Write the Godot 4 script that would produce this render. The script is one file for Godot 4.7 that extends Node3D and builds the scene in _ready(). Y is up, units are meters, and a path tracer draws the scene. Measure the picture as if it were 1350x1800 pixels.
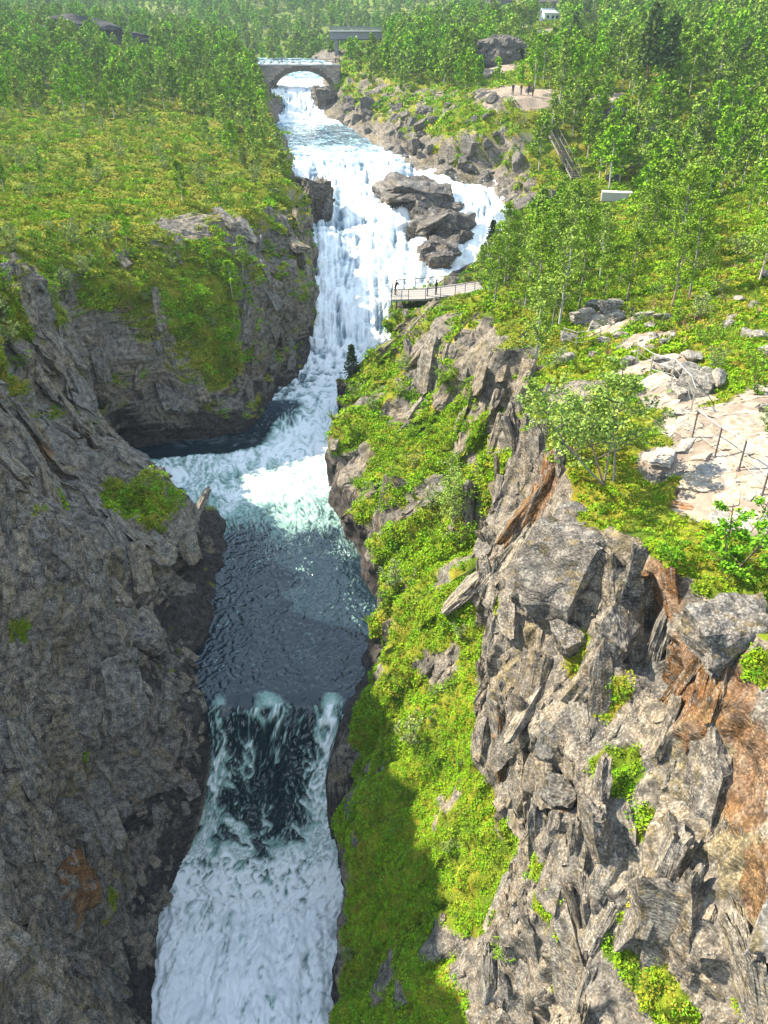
extends Node3D
# A river gorge seen from a suspension bridge: camera, sky and sun first, then cliffs and water, then rocks, structures, people and plants.
# Horizontal distance ahead of the camera is called d (world z = -d). Heights in the tables are relative to the camera.

const CAM_Y := 60.0
const F := 1300.0            # focal length in photograph pixels
const C30 := 0.8660254
const S30 := 0.5
var rng := RandomNumberGenerator.new()
var taken := {}
var t0 := 0

func numbered(called: String) -> String:
	if not taken.has(called):
		taken[called] = 0
		return called
	taken[called] += 1
	return "%s_%03d" % [called, taken[called]]

func stage(s: String) -> void:
	print("%6d ms  %s" % [Time.get_ticks_msec() - t0, s])

# ---- pixel of the photograph <-> point of the place -------------------------------------------------
func px(u: float, v: float, d: float) -> Vector3:
	var a := (u - 675.0) / F
	var b := (900.0 - v) / F
	var k := C30 + b * S30
	return Vector3(a / k * d, CAM_Y + (b * C30 - S30) / k * d, -d)

func proj(p: Vector3) -> Vector3:
	var y := p.y - CAM_Y
	var d := -p.z
	var zc := d * C30 - y * S30
	if zc < 0.1:
		return Vector3(-9999, -9999, 0.1)
	return Vector3(675.0 + F * p.x / zc, 900.0 - F * (y * C30 + d * S30) / zc, zc)

# ---- a smooth curve through table values, without overshoot ------------------------------------------
class Curve1:
	var xs := PackedFloat64Array()
	var ys := PackedFloat64Array()
	var ts := PackedFloat64Array()
	func _init(x: Array, y: Array) -> void:
		for i in x.size():
			xs.append(x[i]); ys.append(y[i])
		ts.resize(xs.size())
		for i in range(1, xs.size() - 1):
			var a := (ys[i] - ys[i - 1]) / (xs[i] - xs[i - 1])
			var b := (ys[i + 1] - ys[i]) / (xs[i + 1] - xs[i])
			ts[i] = 2.0 * a * b / (a + b) if a * b > 0.0 else 0.0
		ts[0] = (ys[1] - ys[0]) / (xs[1] - xs[0])
		var n := xs.size()
		ts[n - 1] = (ys[n - 1] - ys[n - 2]) / (xs[n - 1] - xs[n - 2])
	func at(x: float) -> float:
		var n := xs.size()
		if x <= xs[0]:
			return ys[0] + (x - xs[0]) * ts[0]
		if x >= xs[n - 1]:
			return ys[n - 1] + (x - xs[n - 1]) * ts[n - 1]
		var lo := xs.bsearch(x)
		lo = clampi(lo - 1, 0, n - 2)
		var h := xs[lo + 1] - xs[lo]
		var t := (x - xs[lo]) / h
		var t2 := t * t
		var t3 := t2 * t
		return ys[lo] * (2 * t3 - 3 * t2 + 1) + ts[lo] * h * (t3 - 2 * t2 + t) + ys[lo + 1] * (3 * t2 - 2 * t3) + ts[lo + 1] * h * (t3 - t2)

# ---- the river: d, height of the water, left and right edge (photograph column at that distance) --------
const RIVER := [
	[8, -47.0, 150, 560], [14, -46.5, 235, 585], [18, -46.0, 245, 590], [21, -45.4, 250, 590], [23.5, -44.9, 255, 584], [26.5, -43.8, 268, 606],
	[28.8, -40.5, 292, 602], [30.3, -35.6, 333, 586], [31.5, -32.2, 345, 605], [32.4, -31.55, 346, 618], [36, -31.4, 340, 636], [39.3, -31.35, 370, 668], [43, -31.3, 392, 652],
	[45.5, -31.2, 400, 636], [49.5, -31.1, 398, 611], [52, -31.05, 386, 598], [54.5, -31.0, 345, 592], [57, -30.95, 268, 590], [59.5, -30.9, 232, 589],
	[63, -30.8, 195, 588], [65, -30.75, 200, 587], [66.5, -30.7, 250, 586], [68, -30.65, 370, 585], [69.5, -30.6, 425, 584], [73, -30.35, 457, 587],
	[77, -30.0, 482, 610], [80, -29.4, 510, 645], [86, -27.6, 538, 688], [92, -25.7, 550, 692], [101, -22.6, 557, 790], [112, -19.2, 546, 905],
	[118, -17.4, 540, 895], [124, -15.7, 530, 880], [130, -14.2, 521, 850], [138, -12.4, 512, 742], [150, -11.0, 491, 692], [175, -9.6, 487, 640],
	[215, -8.0, 486, 592], [222, -7.3, 492, 574], [226, -5.4, 494, 570], [231, -1.9, 492, 568], [238, -0.3, 488, 566], [260, 2.2, 470, 575], [290, 5.0, 455, 600],
	[330, 8.9, 440, 550], [400, 10.5, 430, 540]]
var river_y: Curve1
var river_l: Curve1
var river_r: Curve1

func column_x(u: float, d: float, y: float) -> float:
	var t := y / d
	var b := (t * C30 + S30) / (C30 - t * S30)
	return (u - 675.0) / F / (C30 + b * S30) * d

# ---- the banks: per distance the bank's corner points, given as (x, height) for the nearest and as photograph pixels further on -------
# left bank, from the foot of the wall outwards: low, middle and upper wall, rim, plateau
const LEFT_NEAR := [  # rim lies out of view, built higher and steeper to shade the gorge
	[8, -13.5, -36, -16, -26, -19, -14, -21, 0.5, -34, 4],
	[18, -15, -36, -18.5, -26, -21.5, -13, -23.5, 0.5, -37, 4],
	[24, -17, -36, -20, -27, -23.5, -13, -25.5, 0.5, -39, 4],
	[28.5, -15.8, -33, -19.5, -25, -24, -12.5, -26.5, 0.5, -40, 4],
	[32, -14.8, -26.5, -19.5, -20, -24.5, -12, -27.5, 0.5, -41, 4],
	[39, -14.8, -26.5, -20, -20, -25, -12, -28.5, 0, -42, 3]]
const LEFT_FAR := [
	[45.5, 292, 885, 145, 800, 5, 670, -150, 340, -400, 280],  # unseen rim raised here too, so its shadow covers the pool
	[49.5, 285, 868, 155, 770, 35, 630, -70, 480, -260, 430],
	[52, 265, 855, 155, 740, 55, 600, 0, 520, -200, 470],
	[55, 225, 825, 140, 705, 65, 545, 30, 488, -150, 450],
	[57, 185, 780, 125, 650, 78, 510, 50, 480, -120, 450],
	[60, 158, 745, 110, 620, 72, 505, 52, 478, -110, 440],
	[63, 140, 700, 108, 610, 80, 530, 55, 490, -100, 435],
	[65, 160, 700, 130, 620, 105, 540, 80, 500, -80, 430],
	[66.5, 205, 670, 165, 590, 140, 540, 110, 505, -60, 430],
	[68, 300, 650, 240, 570, 200, 520, 165, 480, 0, 425],
	[70, 375, 650, 310, 570, 260, 510, 200, 465, 20, 420],
	[73, 432, 625, 380, 555, 310, 490, 240, 440, 50, 410],
	[77, 465, 600, 430, 520, 375, 455, 300, 408, 100, 385],
	[80, 498, 560, 470, 490, 430, 430, 350, 395, 120, 372],
	[90, 535, 500, 520, 445, 500, 405, 450, 372, 220, 345],
	[105, 543, 435, 530, 395, 515, 362, 480, 335, 280, 312],
	[120, 520, 352, 512, 332, 504, 315, 488, 300, 290, 275],
	[140, 504, 286, 499, 278, 492, 268, 478, 255, 280, 240],
	[170, 481, 238, 475, 232, 467, 225, 453, 213, 280, 197],
	[215, 474, 200, 466, 188, 458, 175, 446, 160, 280, 140],
	[226, 480, 185, 470, 170, 460, 155, 440, 140, 280, 128],
	[238, 476, 145, 466, 139, 456, 134, 430, 126, 270, 118],
	[260, 455, 128, 445, 122, 435, 117, 410, 108, 250, 98],
	[300, 430, 108, 420, 104, 410, 100, 380, 92, 200, 75],
	[345, 412, 90, 405, 86, 395, 82, 360, 74, 180, 50]]
# right bank: top of the dark foot, foot of the bright cliff, its middle, rim, path terrace, slope above
const RIGHT_NEAR := [
	[7, -1.2, -38, 4.0, -29, 7.0, -21, 11.2, -11.0, 17, -9.4, 40, -5],
	[10, -1.1, -38, 4.2, -28, 7.0, -20, 10.6, -11.3, 16.5, -9.7, 40, -5.5],
	[12, -1.1, -38, 4.6, -27.5, 6.9, -19, 9.9, -11.5, 16, -10, 40, -6],
	[15, -1.1, -38, 4.3, -26, 5.8, -18, 9.2, -11.7, 15, -10.5, 38, -6.5],
	[18, -1.2, -38.5, 4.2, -26, 4.6, -18.5, 7.9, -11.9, 13, -10.9, 36, -7]]
const RIGHT_FAR := [
	[21, 640, 1650, 850, 1380, 862, 1150, 1035, 900, 1330, 840, 1900, 760],
	[25, 640, 1450, 852, 1200, 872, 980, 965, 800, 1250, 750, 1800, 660],
	[29, 632, 1360, 848, 1080, 890, 880, 935, 742, 1200, 700, 1750, 600],
	[33, 640, 1190, 846, 990, 890, 820, 915, 705, 1175, 648, 1700, 550],
	[39, 690, 1050, 832, 900, 882, 770, 915, 680, 1160, 598, 1600, 500],
	[45.5, 652, 955, 800, 850, 875, 725, 930, 648, 1130, 568, 1500, 465],
	[52, 606, 876, 760, 800, 850, 690, 900, 620, 1100, 545, 1450, 440],
	[60, 600, 775, 720, 720, 815, 640, 860, 580, 1050, 520, 1400, 415],
	[68, 598, 700, 680, 660, 745, 605, 800, 562, 1000, 500, 1400, 390],
	[74, 604, 660, 660, 628, 705, 588, 765, 552, 985, 485, 1400, 365],
	[82, 690, 610, 694, 582, 702, 556, 810, 546, 970, 468, 1400, 345],
	[88, 694, 575, 696, 555, 704, 540, 845, 534, 970, 456, 1400, 335],
	[92, 696, 545, 705, 533, 722, 530, 858, 520, 970, 448, 1400, 325],
	[101, 830, 488, 845, 478, 858, 470, 885, 455, 970, 425, 1400, 305],
	[112, 916, 418, 924, 408, 934, 400, 952, 390, 1050, 355, 1400, 275],
	[120, 905, 376, 915, 362, 925, 350, 945, 338, 1050, 312, 1400, 250],
	[130, 870, 320, 885, 300, 900, 285, 925, 268, 1050, 250, 1400, 222],
	[140, 775, 280, 800, 262, 830, 238, 895, 180, 1020, 172, 1400, 165],
	[155, 718, 248, 755, 228, 795, 204, 865, 165, 1000, 150, 1400, 125],
	[180, 662, 220, 690, 204, 725, 186, 790, 160, 1000, 128, 1400, 98],
	[215, 605, 198, 620, 184, 640, 166, 680, 142, 900, 104, 1400, 70],
	[226, 592, 182, 604, 168, 618, 150, 650, 132, 900, 98, 1400, 62],
	[238, 582, 140, 592, 132, 604, 125, 635, 116, 900, 90, 1400, 55],
	[260, 585, 126, 595, 120, 608, 114, 640, 106, 900, 76, 1400, 42],
	[300, 612, 104, 622, 100, 635, 95, 660, 88, 900, 48, 1400, 15],
	[345, 575, 88, 590, 84, 610, 78, 660, 70, 900, 25, 1400, -10]]

var left_nodes := []     # [Curve1 x, Curve1 y] from the plateau inwards
var right_nodes := []    # from the water outwards

func make_bank_curves() -> void:
	var ds := []; var ys := []; var xl := []; var xr := []
	for r in RIVER:
		ds.append(r[0]); ys.append(r[1])
		xl.append(column_x(r[2], r[0], r[1])); xr.append(column_x(r[3], r[0], r[1]))
	river_y = Curve1.new(ds, ys); river_l = Curve1.new(ds, xl); river_r = Curve1.new(ds, xr)
	left_nodes = bank_table(LEFT_NEAR, LEFT_FAR, 5)
	left_nodes.reverse()
	right_nodes = bank_table(RIGHT_NEAR, RIGHT_FAR, 6)

func bank_table(near: Array, far: Array, n: int) -> Array:
	var out := []
	for k in n:
		var ds := []; var xs := []; var ys := []
		for r in near:
			ds.append(r[0]); xs.append(r[1 + 2 * k]); ys.append(r[2 + 2 * k])
		for r in far:
			var p := px(r[1 + 2 * k], r[2 + 2 * k], r[0])
			ds.append(r[0]); xs.append(p.x); ys.append(p.y - CAM_Y)
		out.append([Curve1.new(ds, xs), Curve1.new(ds, ys)])
	return out

# ---- noises ----------------------------------------------------------------------------------------------
func noise(kind: int, freq: float, octaves := 1, s := 1) -> FastNoiseLite:
	var f := FastNoiseLite.new()
	f.noise_type = kind
	f.frequency = freq
	f.seed = s
	if octaves > 1:
		f.fractal_type = FastNoiseLite.FRACTAL_FBM
		f.fractal_octaves = octaves
	else:
		f.fractal_type = FastNoiseLite.FRACTAL_NONE
	return f

func cells(freq: float, s: int, warp := 0.0) -> FastNoiseLite:
	var f := noise(FastNoiseLite.TYPE_CELLULAR, freq, 1, s)
	f.cellular_return_type = FastNoiseLite.RETURN_CELL_VALUE
	f.cellular_distance_function = FastNoiseLite.DISTANCE_EUCLIDEAN
	f.cellular_jitter = 1.0
	if warp > 0.0:
		f.domain_warp_enabled = true
		f.domain_warp_amplitude = warp
		f.domain_warp_frequency = freq * 0.8
		f.domain_warp_fractal_type = FastNoiseLite.DOMAIN_WARP_FRACTAL_NONE
	return f

var n_big := noise(FastNoiseLite.TYPE_SIMPLEX_SMOOTH, 0.05, 2, 3)
var n_mid := noise(FastNoiseLite.TYPE_SIMPLEX_SMOOTH, 0.22, 3, 5)
var n_fine := noise(FastNoiseLite.TYPE_SIMPLEX_SMOOTH, 0.9, 3, 8)
var n_patch := noise(FastNoiseLite.TYPE_SIMPLEX_SMOOTH, 0.13, 3, 21)
var n_tint := noise(FastNoiseLite.TYPE_SIMPLEX_SMOOTH, 0.31, 3, 33)
var n_rust := noise(FastNoiseLite.TYPE_SIMPLEX_SMOOTH, 0.2, 3, 44)
var n_speck := noise(FastNoiseLite.TYPE_SIMPLEX_SMOOTH, 2.6, 2, 51)
var c_huge := cells(0.085, 60, 2.0)
var c_big := cells(0.24, 61, 1.0)
var c_mid := cells(0.75, 62, 0.35)
var c_small := cells(1.9, 63, 0.12)
var strata_right := Basis(Vector3(0.25, 0.1, 1).normalized(), deg_to_rad(18)) * Basis.from_scale(Vector3(1.0, 1.0, 1.0))
var strata_left := Basis(Vector3(1, 0.0, 0.3).normalized(), deg_to_rad(38))

func rock_relief(p: Vector3, left: bool) -> float:
	# outward offset of a rock face, in metres: ribs and hollows of several sizes; the separate blocks of rock are built on it later
	var q := (strata_left if left else strata_right) * p
	q.y *= 0.6
	var rib := 0.35 - absf(n_mid.get_noise_3dv(q * 0.55)) * 1.6
	var rib2 := 0.3 - absf(n_mid.get_noise_3dv(q * 1.9 + Vector3(40, 0, 9))) * 1.3
	var k := 1.25 if left else 1.0
	return (n_big.get_noise_3dv(p) * 1.5 + rib * 1.15 + rib2 * 0.42) * k + n_fine.get_noise_3dv(q) * (0.16 if left else 0.26)

# ---- the terrain grids ---------------------------------------------------------------------------------------
class Grid:
	var rows := 0
	var cols := 0
	var pos := PackedVector3Array()
	var nor := PackedVector3Array()
	var col := PackedColorArray()
	var green := PackedFloat32Array()    # >0.5: grows something, 0: rock, <0: bare path
	var seg := PackedFloat32Array()      # position across the bank: node number + fraction
	var left := false

var grids: Array[Grid] = []
var stamps := []        # [centre, radii, depth]: hollows (depth > 0 pushes in) and bulges of the rock
var patches := []       # [centre, radius, strength, left?]: clumps of moss and turf, or bare spots (strength < 0)
var rusts := []         # [centre, radius]: rust-stained rock

func rows_between(d0: float, d1: float, step: float) -> PackedFloat64Array:
	var out := PackedFloat64Array()
	var d := d0
	while d < d1:
		out.append(d)
		d += d * step
	out.append(d1)
	return out

func bank_points(left: bool, d: float) -> PackedVector2Array:
	var out := PackedVector2Array()
	var w := river_y.at(d)
	if left:
		var xl := river_l.at(d)
		var first: Vector2
		for k in left_nodes.size():
			var n = left_nodes[k]
			var p := Vector2(n[0].at(d), n[1].at(d))
			if k == 0:
				first = p
				out.append(Vector2(minf(-0.8 * d - 60.0, p.x - 30.0), p.y + 0.05 * absf(-0.8 * d - 60.0 - p.x) * clampf(d / 150.0, 0.15, 1.0)))
			out.append(p)
		out.append(Vector2(xl, w + 0.15))
		out.append(Vector2(xl + 0.4, w - 2.5))
	else:
		var xr := river_r.at(d)
		out.append(Vector2(xr - 0.4, w - 2.5))
		out.append(Vector2(xr, w + 0.15))
		var last := Vector2.ZERO
		for n in right_nodes:
			last = Vector2(n[0].at(d), n[1].at(d))
			out.append(last)
		var xe := maxf(0.8 * d + 60.0, last.x + 30.0)
		out.append(Vector2(xe, last.y + 0.13 * (xe - last.x) * clampf(d / 150.0, 0.2, 1.0)))
	return out

func build_grid(left: bool, d0: float, d1: float, step: float, counts: Array) -> Grid:
	var g := Grid.new()
	g.left = left
	var ds := rows_between(d0, d1, step)
	g.rows = ds.size()
	var segs := PackedFloat32Array()
	for k in counts.size():
		for i in counts[k]:
			segs.append(k + float(i) / counts[k])
	segs.append(counts.size())
	g.cols = segs.size()
	var total := g.rows * g.cols
	g.pos.resize(total); g.nor.resize(total); g.col.resize(total); g.green.resize(total); g.seg.resize(total)
	var base := PackedVector3Array()
	base.resize(total)
	for i in g.rows:
		var d := ds[i]
		var pts := bank_points(left, d)
		var m := pts.size()
		for k in range(2, m - 2):
			# the corners of the wall wander, so that no edge runs straight
			pts[k] += Vector2(n_mid.get_noise_2d(d * 1.3 + k * 57.0, k * 31.0), n_mid.get_noise_2d(d * 1.1 - k * 43.0, 200.0 + k * 17.0)) * (1.1 if k < m - 3 or left else 0.4) * clampf(d / 30.0, 0.4, 1.6)
		for j in g.cols:
			var s := segs[j]
			var k := mini(int(s), m - 2)
			var p2 := pts[k].lerp(pts[k + 1], s - k)
			base[i * g.cols + j] = Vector3(p2.x, p2.y + CAM_Y, -d)
			g.seg[i * g.cols + j] = s
	# relief
	var wl := [0.3, 0.3, 0.45, 1.0, 1.0, 1.0, 0.7, 0.5]       # how rocky each corner is (left: plateau ... foot, under water)
	var wr := [0.4, 0.7, 1.0, 1.0, 1.0, 0.4, 0.25, 0.35, 0.35]
	var wt: Array = wl if left else wr
	g.pos = base.duplicate()
	var sums := PackedVector3Array()
	sums.resize(g.cols + 1)
	var reach := maxi(3, g.cols / 28)
	for i in g.rows:
		# the direction in which relief is pushed turns gently across the corners of the profile
		for j in g.cols:
			var jd := i * g.cols + j
			var a := base[jd + 1] - base[jd] if j < g.cols - 1 else base[jd] - base[jd - 1]
			var b := base[jd + g.cols] - base[jd] if i < g.rows - 1 else base[jd] - base[jd - g.cols]
			sums[j + 1] = sums[j] + a.cross(b).normalized()
		for j in g.cols:
			var id := i * g.cols + j
			var p := base[id]
			var n := (sums[mini(j + reach, g.cols)] - sums[maxi(j - reach, 0)]).normalized()
			var s := g.seg[id]
			var k := mini(int(s), wt.size() - 2)
			var w: float = lerpf(wt[k], wt[k + 1], s - k)
			var far := clampf(-p.z / 60.0, 0.75, 1.5)
			var off := rock_relief(p, left) * w
			if w < 0.6:
				off = off * (0.5 + w) + (n_mid.get_noise_3dv(p) * 0.8 + n_patch.get_noise_3dv(p) * 1.2) * (0.6 - w) * far
			for st in stamps:
				var q: Vector3 = (p - st[0]) / st[1]
				var l := q.length_squared()
				if l < 1.6:
					off -= st[2] * smoothstep(0.0, 0.8, 1.0 - l - 0.7 * n_mid.get_noise_3dv(p * 1.6) - 0.25 * c_mid.get_noise_3dv(p))
			g.pos[id] = p + n * off
	for i in g.rows:
		for j in g.cols:
			var id := i * g.cols + j
			var a := g.pos[mini(j + 1, g.cols - 1) + i * g.cols] - g.pos[maxi(j - 1, 0) + i * g.cols]
			var b := g.pos[mini(i + 1, g.rows - 1) * g.cols + j] - g.pos[maxi(i - 1, 0) * g.cols + j]
			g.nor[id] = a.cross(b).normalized()
	cover(g)
	return g

func cover(g: Grid) -> void:
	# what the surface is made of: bare rock with lichen and rust, moss and turf, or trodden path
	for id in g.pos.size():
		var p := g.pos[id]
		var n := g.nor[id]
		var s := g.seg[id]
		var d := -p.z
		var pn := n_patch.get_noise_3dv(p) + 0.5 * n_tint.get_noise_3dv(p)
		var gr := 0.0
		var trodden := false
		if g.left:
			if s < 2.0:
				gr = 1.0 if n.y > 0.55 + 0.25 * pn else 0.0
			elif d < 60.0:
				gr = 0.05 + 0.3 * pn + smoothstep(0.72, 0.95, n.y) * 0.35
			else:
				gr = 0.15 + 0.75 * pn + smoothstep(0.4, 0.8, n.y) * 0.55 + (0.25 if s < 3.5 else 0.0)
				if d > 110.0:
					gr += 0.3 if s < 4.0 else -0.3
		else:
			if s < 2.0:
				gr = -0.2 + (0.35 if d > 33.0 and s > 1.6 else 0.0) + (0.9 * smoothstep(1.55, 1.85, s) if d < 30.0 else 0.0) + 0.3 * pn
			elif s < 3.0:
				gr = 0.7 + 0.62 * pn if d < 80.0 else 0.4 + 0.7 * pn
			elif s < 4.0:
				gr = smoothstep(26.0, 36.0, d) * 0.5 + 0.62 * pn + smoothstep(0.35, 0.8, n.y) * 0.3 - (0.15 if d < 26.0 else 0.0) 
			elif s < 5.0:
				gr = smoothstep(24.0, 34.0, d) * 0.3 + 0.62 * pn + smoothstep(0.4, 0.85, n.y) * 0.3 - (0.18 if d < 26.0 else 0.0)
			else:
				gr = 0.85 + 0.5 * pn if n.y > 0.6 else 0.2 + 0.5 * pn
		for q in patches:
			var l: float = p.distance_squared_to(q[0]) / (q[1] * q[1])
			if l < 1.6:
				gr += q[2] * (1.0 - smoothstep(0.35, 1.5, l + 0.9 * n_tint.get_noise_3dv(p * 1.7)))
				trodden = trodden or (q[2] < -2.0 and gr < -0.75)
		if not trodden:
			gr = maxf(gr, -0.6)
		g.green[id] = gr
		# rock colour: linear reflectances
		var tn := n_tint.get_noise_3dv(p)
		var sn := n_speck.get_noise_3dv(p)
		# one kind of rock on both banks: grey and buff beds, pale lichen, ochre crusts
		var bed := clampf(0.5 + tn * 1.1 + 0.4 * n_fine.get_noise_3dv(p) + 0.35 * c_mid.get_noise_3dv((strata_left if g.left else strata_right) * p), 0.0, 1.0)
		var c := Color(0.29, 0.265, 0.235).lerp(Color(0.45, 0.385, 0.3), bed)
		if sn > 0.3:
			c = c.lerp(Color(0.44, 0.43, 0.38), 0.7)
		if n_mid.get_noise_3dv(p * 0.9) + 0.4 * sn > 0.42:
			c = c.lerp(Color(0.36, 0.28, 0.1), 0.5)
		if absf(s - (6.0 if g.left else 1.0)) < 1.0 and d < 110.0 and p.y < CAM_Y + river_y.at(d) + 2.6 + 4.0 * tn + 1.5 * sn:
			c = Color(0.11, 0.1, 0.095)          # the black wet band where spray and flood keep the rock bare of lichen
		for q in rusts:
			var l2: float = ((p - q[0]) / q[1]).length_squared()
			if l2 < 1.5 and l2 + 1.2 * n_tint.get_noise_3dv(p * 1.3) + 0.5 * sn < 0.95:
				c = c.lerp(Color(0.31, 0.15, 0.06), 0.62 + 0.4 * sn)
		if gr > 0.5:
			var gn := n_mid.get_noise_3dv(p * 1.4)
			c = Color(0.15, 0.23, 0.015).lerp(Color(0.28, 0.31, 0.025), clampf(0.5 + gn * 1.5, 0, 1))
			if gn + 0.6 * sn > 0.34:
				c = c.lerp(Color(0.31, 0.23, 0.035), 0.6)
			if gn - 0.5 * sn < -0.35:
				c = Color(0.09, 0.16, 0.014)
		elif gr < -0.75:
			c = Color(0.36, 0.3, 0.24).lerp(Color(0.28, 0.22, 0.17), bed)
		g.col[id] = c

func grid_mesh(g: Grid, mats: Array) -> ArrayMesh:
	# three surfaces (rock, turf, path) sharing the grid's vertices
	var idx := [PackedInt32Array(), PackedInt32Array(), PackedInt32Array()]
	for i in g.rows - 1:
		for j in g.cols - 1:
			var a := i * g.cols + j
			var b := a + 1
			var c := a + g.cols
			var d := c + 1
			for t in 2:
				var q: int = d if t == 0 else b
				var r: int = c if t == 0 else d
				var m := (g.green[a] + g.green[q] + g.green[r]) / 3.0
				var which := 1 if m > 0.5 else (2 if m < -0.75 else 0)
				idx[which].append(a); idx[which].append(r); idx[which].append(q)
	var mesh := ArrayMesh.new()
	for k in 3:
		if idx[k].size() == 0:
			continue
		if k == 0:
			# broken rock: every facet has its own plane
			var fp := PackedVector3Array(); var fn := PackedVector3Array(); var fc := PackedColorArray()
			var m: int = idx[0].size()
			fp.resize(m); fn.resize(m); fc.resize(m)
			for t in range(0, m, 3):
				var a: int = idx[0][t]; var b: int = idx[0][t + 1]; var c: int = idx[0][t + 2]
				var nn := (g.pos[c] - g.pos[a]).cross(g.pos[b] - g.pos[a]).normalized()
				fp[t] = g.pos[a]; fp[t + 1] = g.pos[b]; fp[t + 2] = g.pos[c]
				fn[t] = nn; fn[t + 1] = nn; fn[t + 2] = nn
				fc[t] = g.col[a]; fc[t + 1] = g.col[b]; fc[t + 2] = g.col[c]
			var far := []
			far.resize(Mesh.ARRAY_MAX)
			far[Mesh.ARRAY_VERTEX] = fp; far[Mesh.ARRAY_NORMAL] = fn; far[Mesh.ARRAY_COLOR] = fc
			mesh.add_surface_from_arrays(Mesh.PRIMITIVE_TRIANGLES, far)
			mesh.surface_set_material(mesh.get_surface_count() - 1, mats[0])
			continue
		# keep only the vertices that this surface uses
		var remap := PackedInt32Array()
		remap.resize(g.pos.size()); remap.fill(-1)
		var vp := PackedVector3Array(); var vn := PackedVector3Array(); var vc := PackedColorArray(); var vi := PackedInt32Array()
		vi.resize(idx[k].size())
		for t in idx[k].size():
			var v: int = idx[k][t]
			if remap[v] < 0:
				remap[v] = vp.size()
				vp.append(g.pos[v]); vn.append(g.nor[v]); vc.append(g.col[v])
			vi[t] = remap[v]
		var arr := []
		arr.resize(Mesh.ARRAY_MAX)
		arr[Mesh.ARRAY_VERTEX] = vp; arr[Mesh.ARRAY_NORMAL] = vn; arr[Mesh.ARRAY_COLOR] = vc; arr[Mesh.ARRAY_INDEX] = vi
		mesh.add_surface_from_arrays(Mesh.PRIMITIVE_TRIANGLES, arr)
		mesh.surface_set_material(mesh.get_surface_count() - 1, mats[k])
	return mesh

# ---- where the ground is -------------------------------------------------------------------------------------
const BIN := 6.0
var seen_depth := {}
var seen_at := {}

func note_seen(g: Grid) -> void:
	for id in g.pos.size():
		var q := proj(g.pos[id])
		if q.x < -60 or q.x > 1410 or q.y < -60 or q.y > 1860:
			continue
		var key := int((q.x + 120.0) / BIN) * 1000 + int((q.y + 120.0) / BIN)
		if not seen_depth.has(key) or seen_depth[key] > q.z:
			seen_depth[key] = q.z
			seen_at[key] = [g.pos[id], g.nor[id]]

func ground(u: float, v: float) -> Array:
	# [point, normal] of the ground that shows at this place of the photograph
	var cu := int((u + 120.0) / BIN)
	var cv := int((v + 120.0) / BIN)
	for r in range(0, 12):
		var best := []
		var bd := 1e9
		for a in range(-r, r + 1):
			for b in range(-r, r + 1):
				if maxi(absi(a), absi(b)) != r:
					continue
				var key := (cu + a) * 1000 + cv + b
				if seen_at.has(key) and seen_depth[key] < bd:
					bd = seen_depth[key]; best = seen_at[key]
		if best.size():
			return best
	return [px(u, v, 60.0), Vector3.UP]

func ground_y(x: float, d: float) -> float:
	# height of the bank at a place of the plan, the top surface where the wall overhangs
	var best := -1e9
	for g in grids:
		var z0 := -g.pos[0].z
		var z1 := -g.pos[(g.rows - 1) * g.cols].z
		if d < z0 or d > z1:
			continue
		var lo := 0
		var hi := g.rows - 1
		while hi - lo > 1:
			var m := (lo + hi) / 2
			if -g.pos[m * g.cols + g.cols / 2].z > d: hi = m
			else: lo = m
		for j in g.cols - 1:
			var a := g.pos[lo * g.cols + j]
			var b := g.pos[lo * g.cols + j + 1]
			if (a.x <= x and b.x >= x) or (a.x >= x and b.x <= x):
				var t := (x - a.x) / (b.x - a.x) if absf(b.x - a.x) > 1e-4 else 0.0
				best = maxf(best, lerpf(a.y, b.y, t))
	return best

# ---- materials ---------------------------------------------------------------------------------------------------
func seamless(f: FastNoiseLite, size: int) -> PackedByteArray:
	var im := f.get_seamless_image(size, size, false, false, 0.12, true)
	im.convert(Image.FORMAT_L8)
	return im.get_data()

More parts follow.
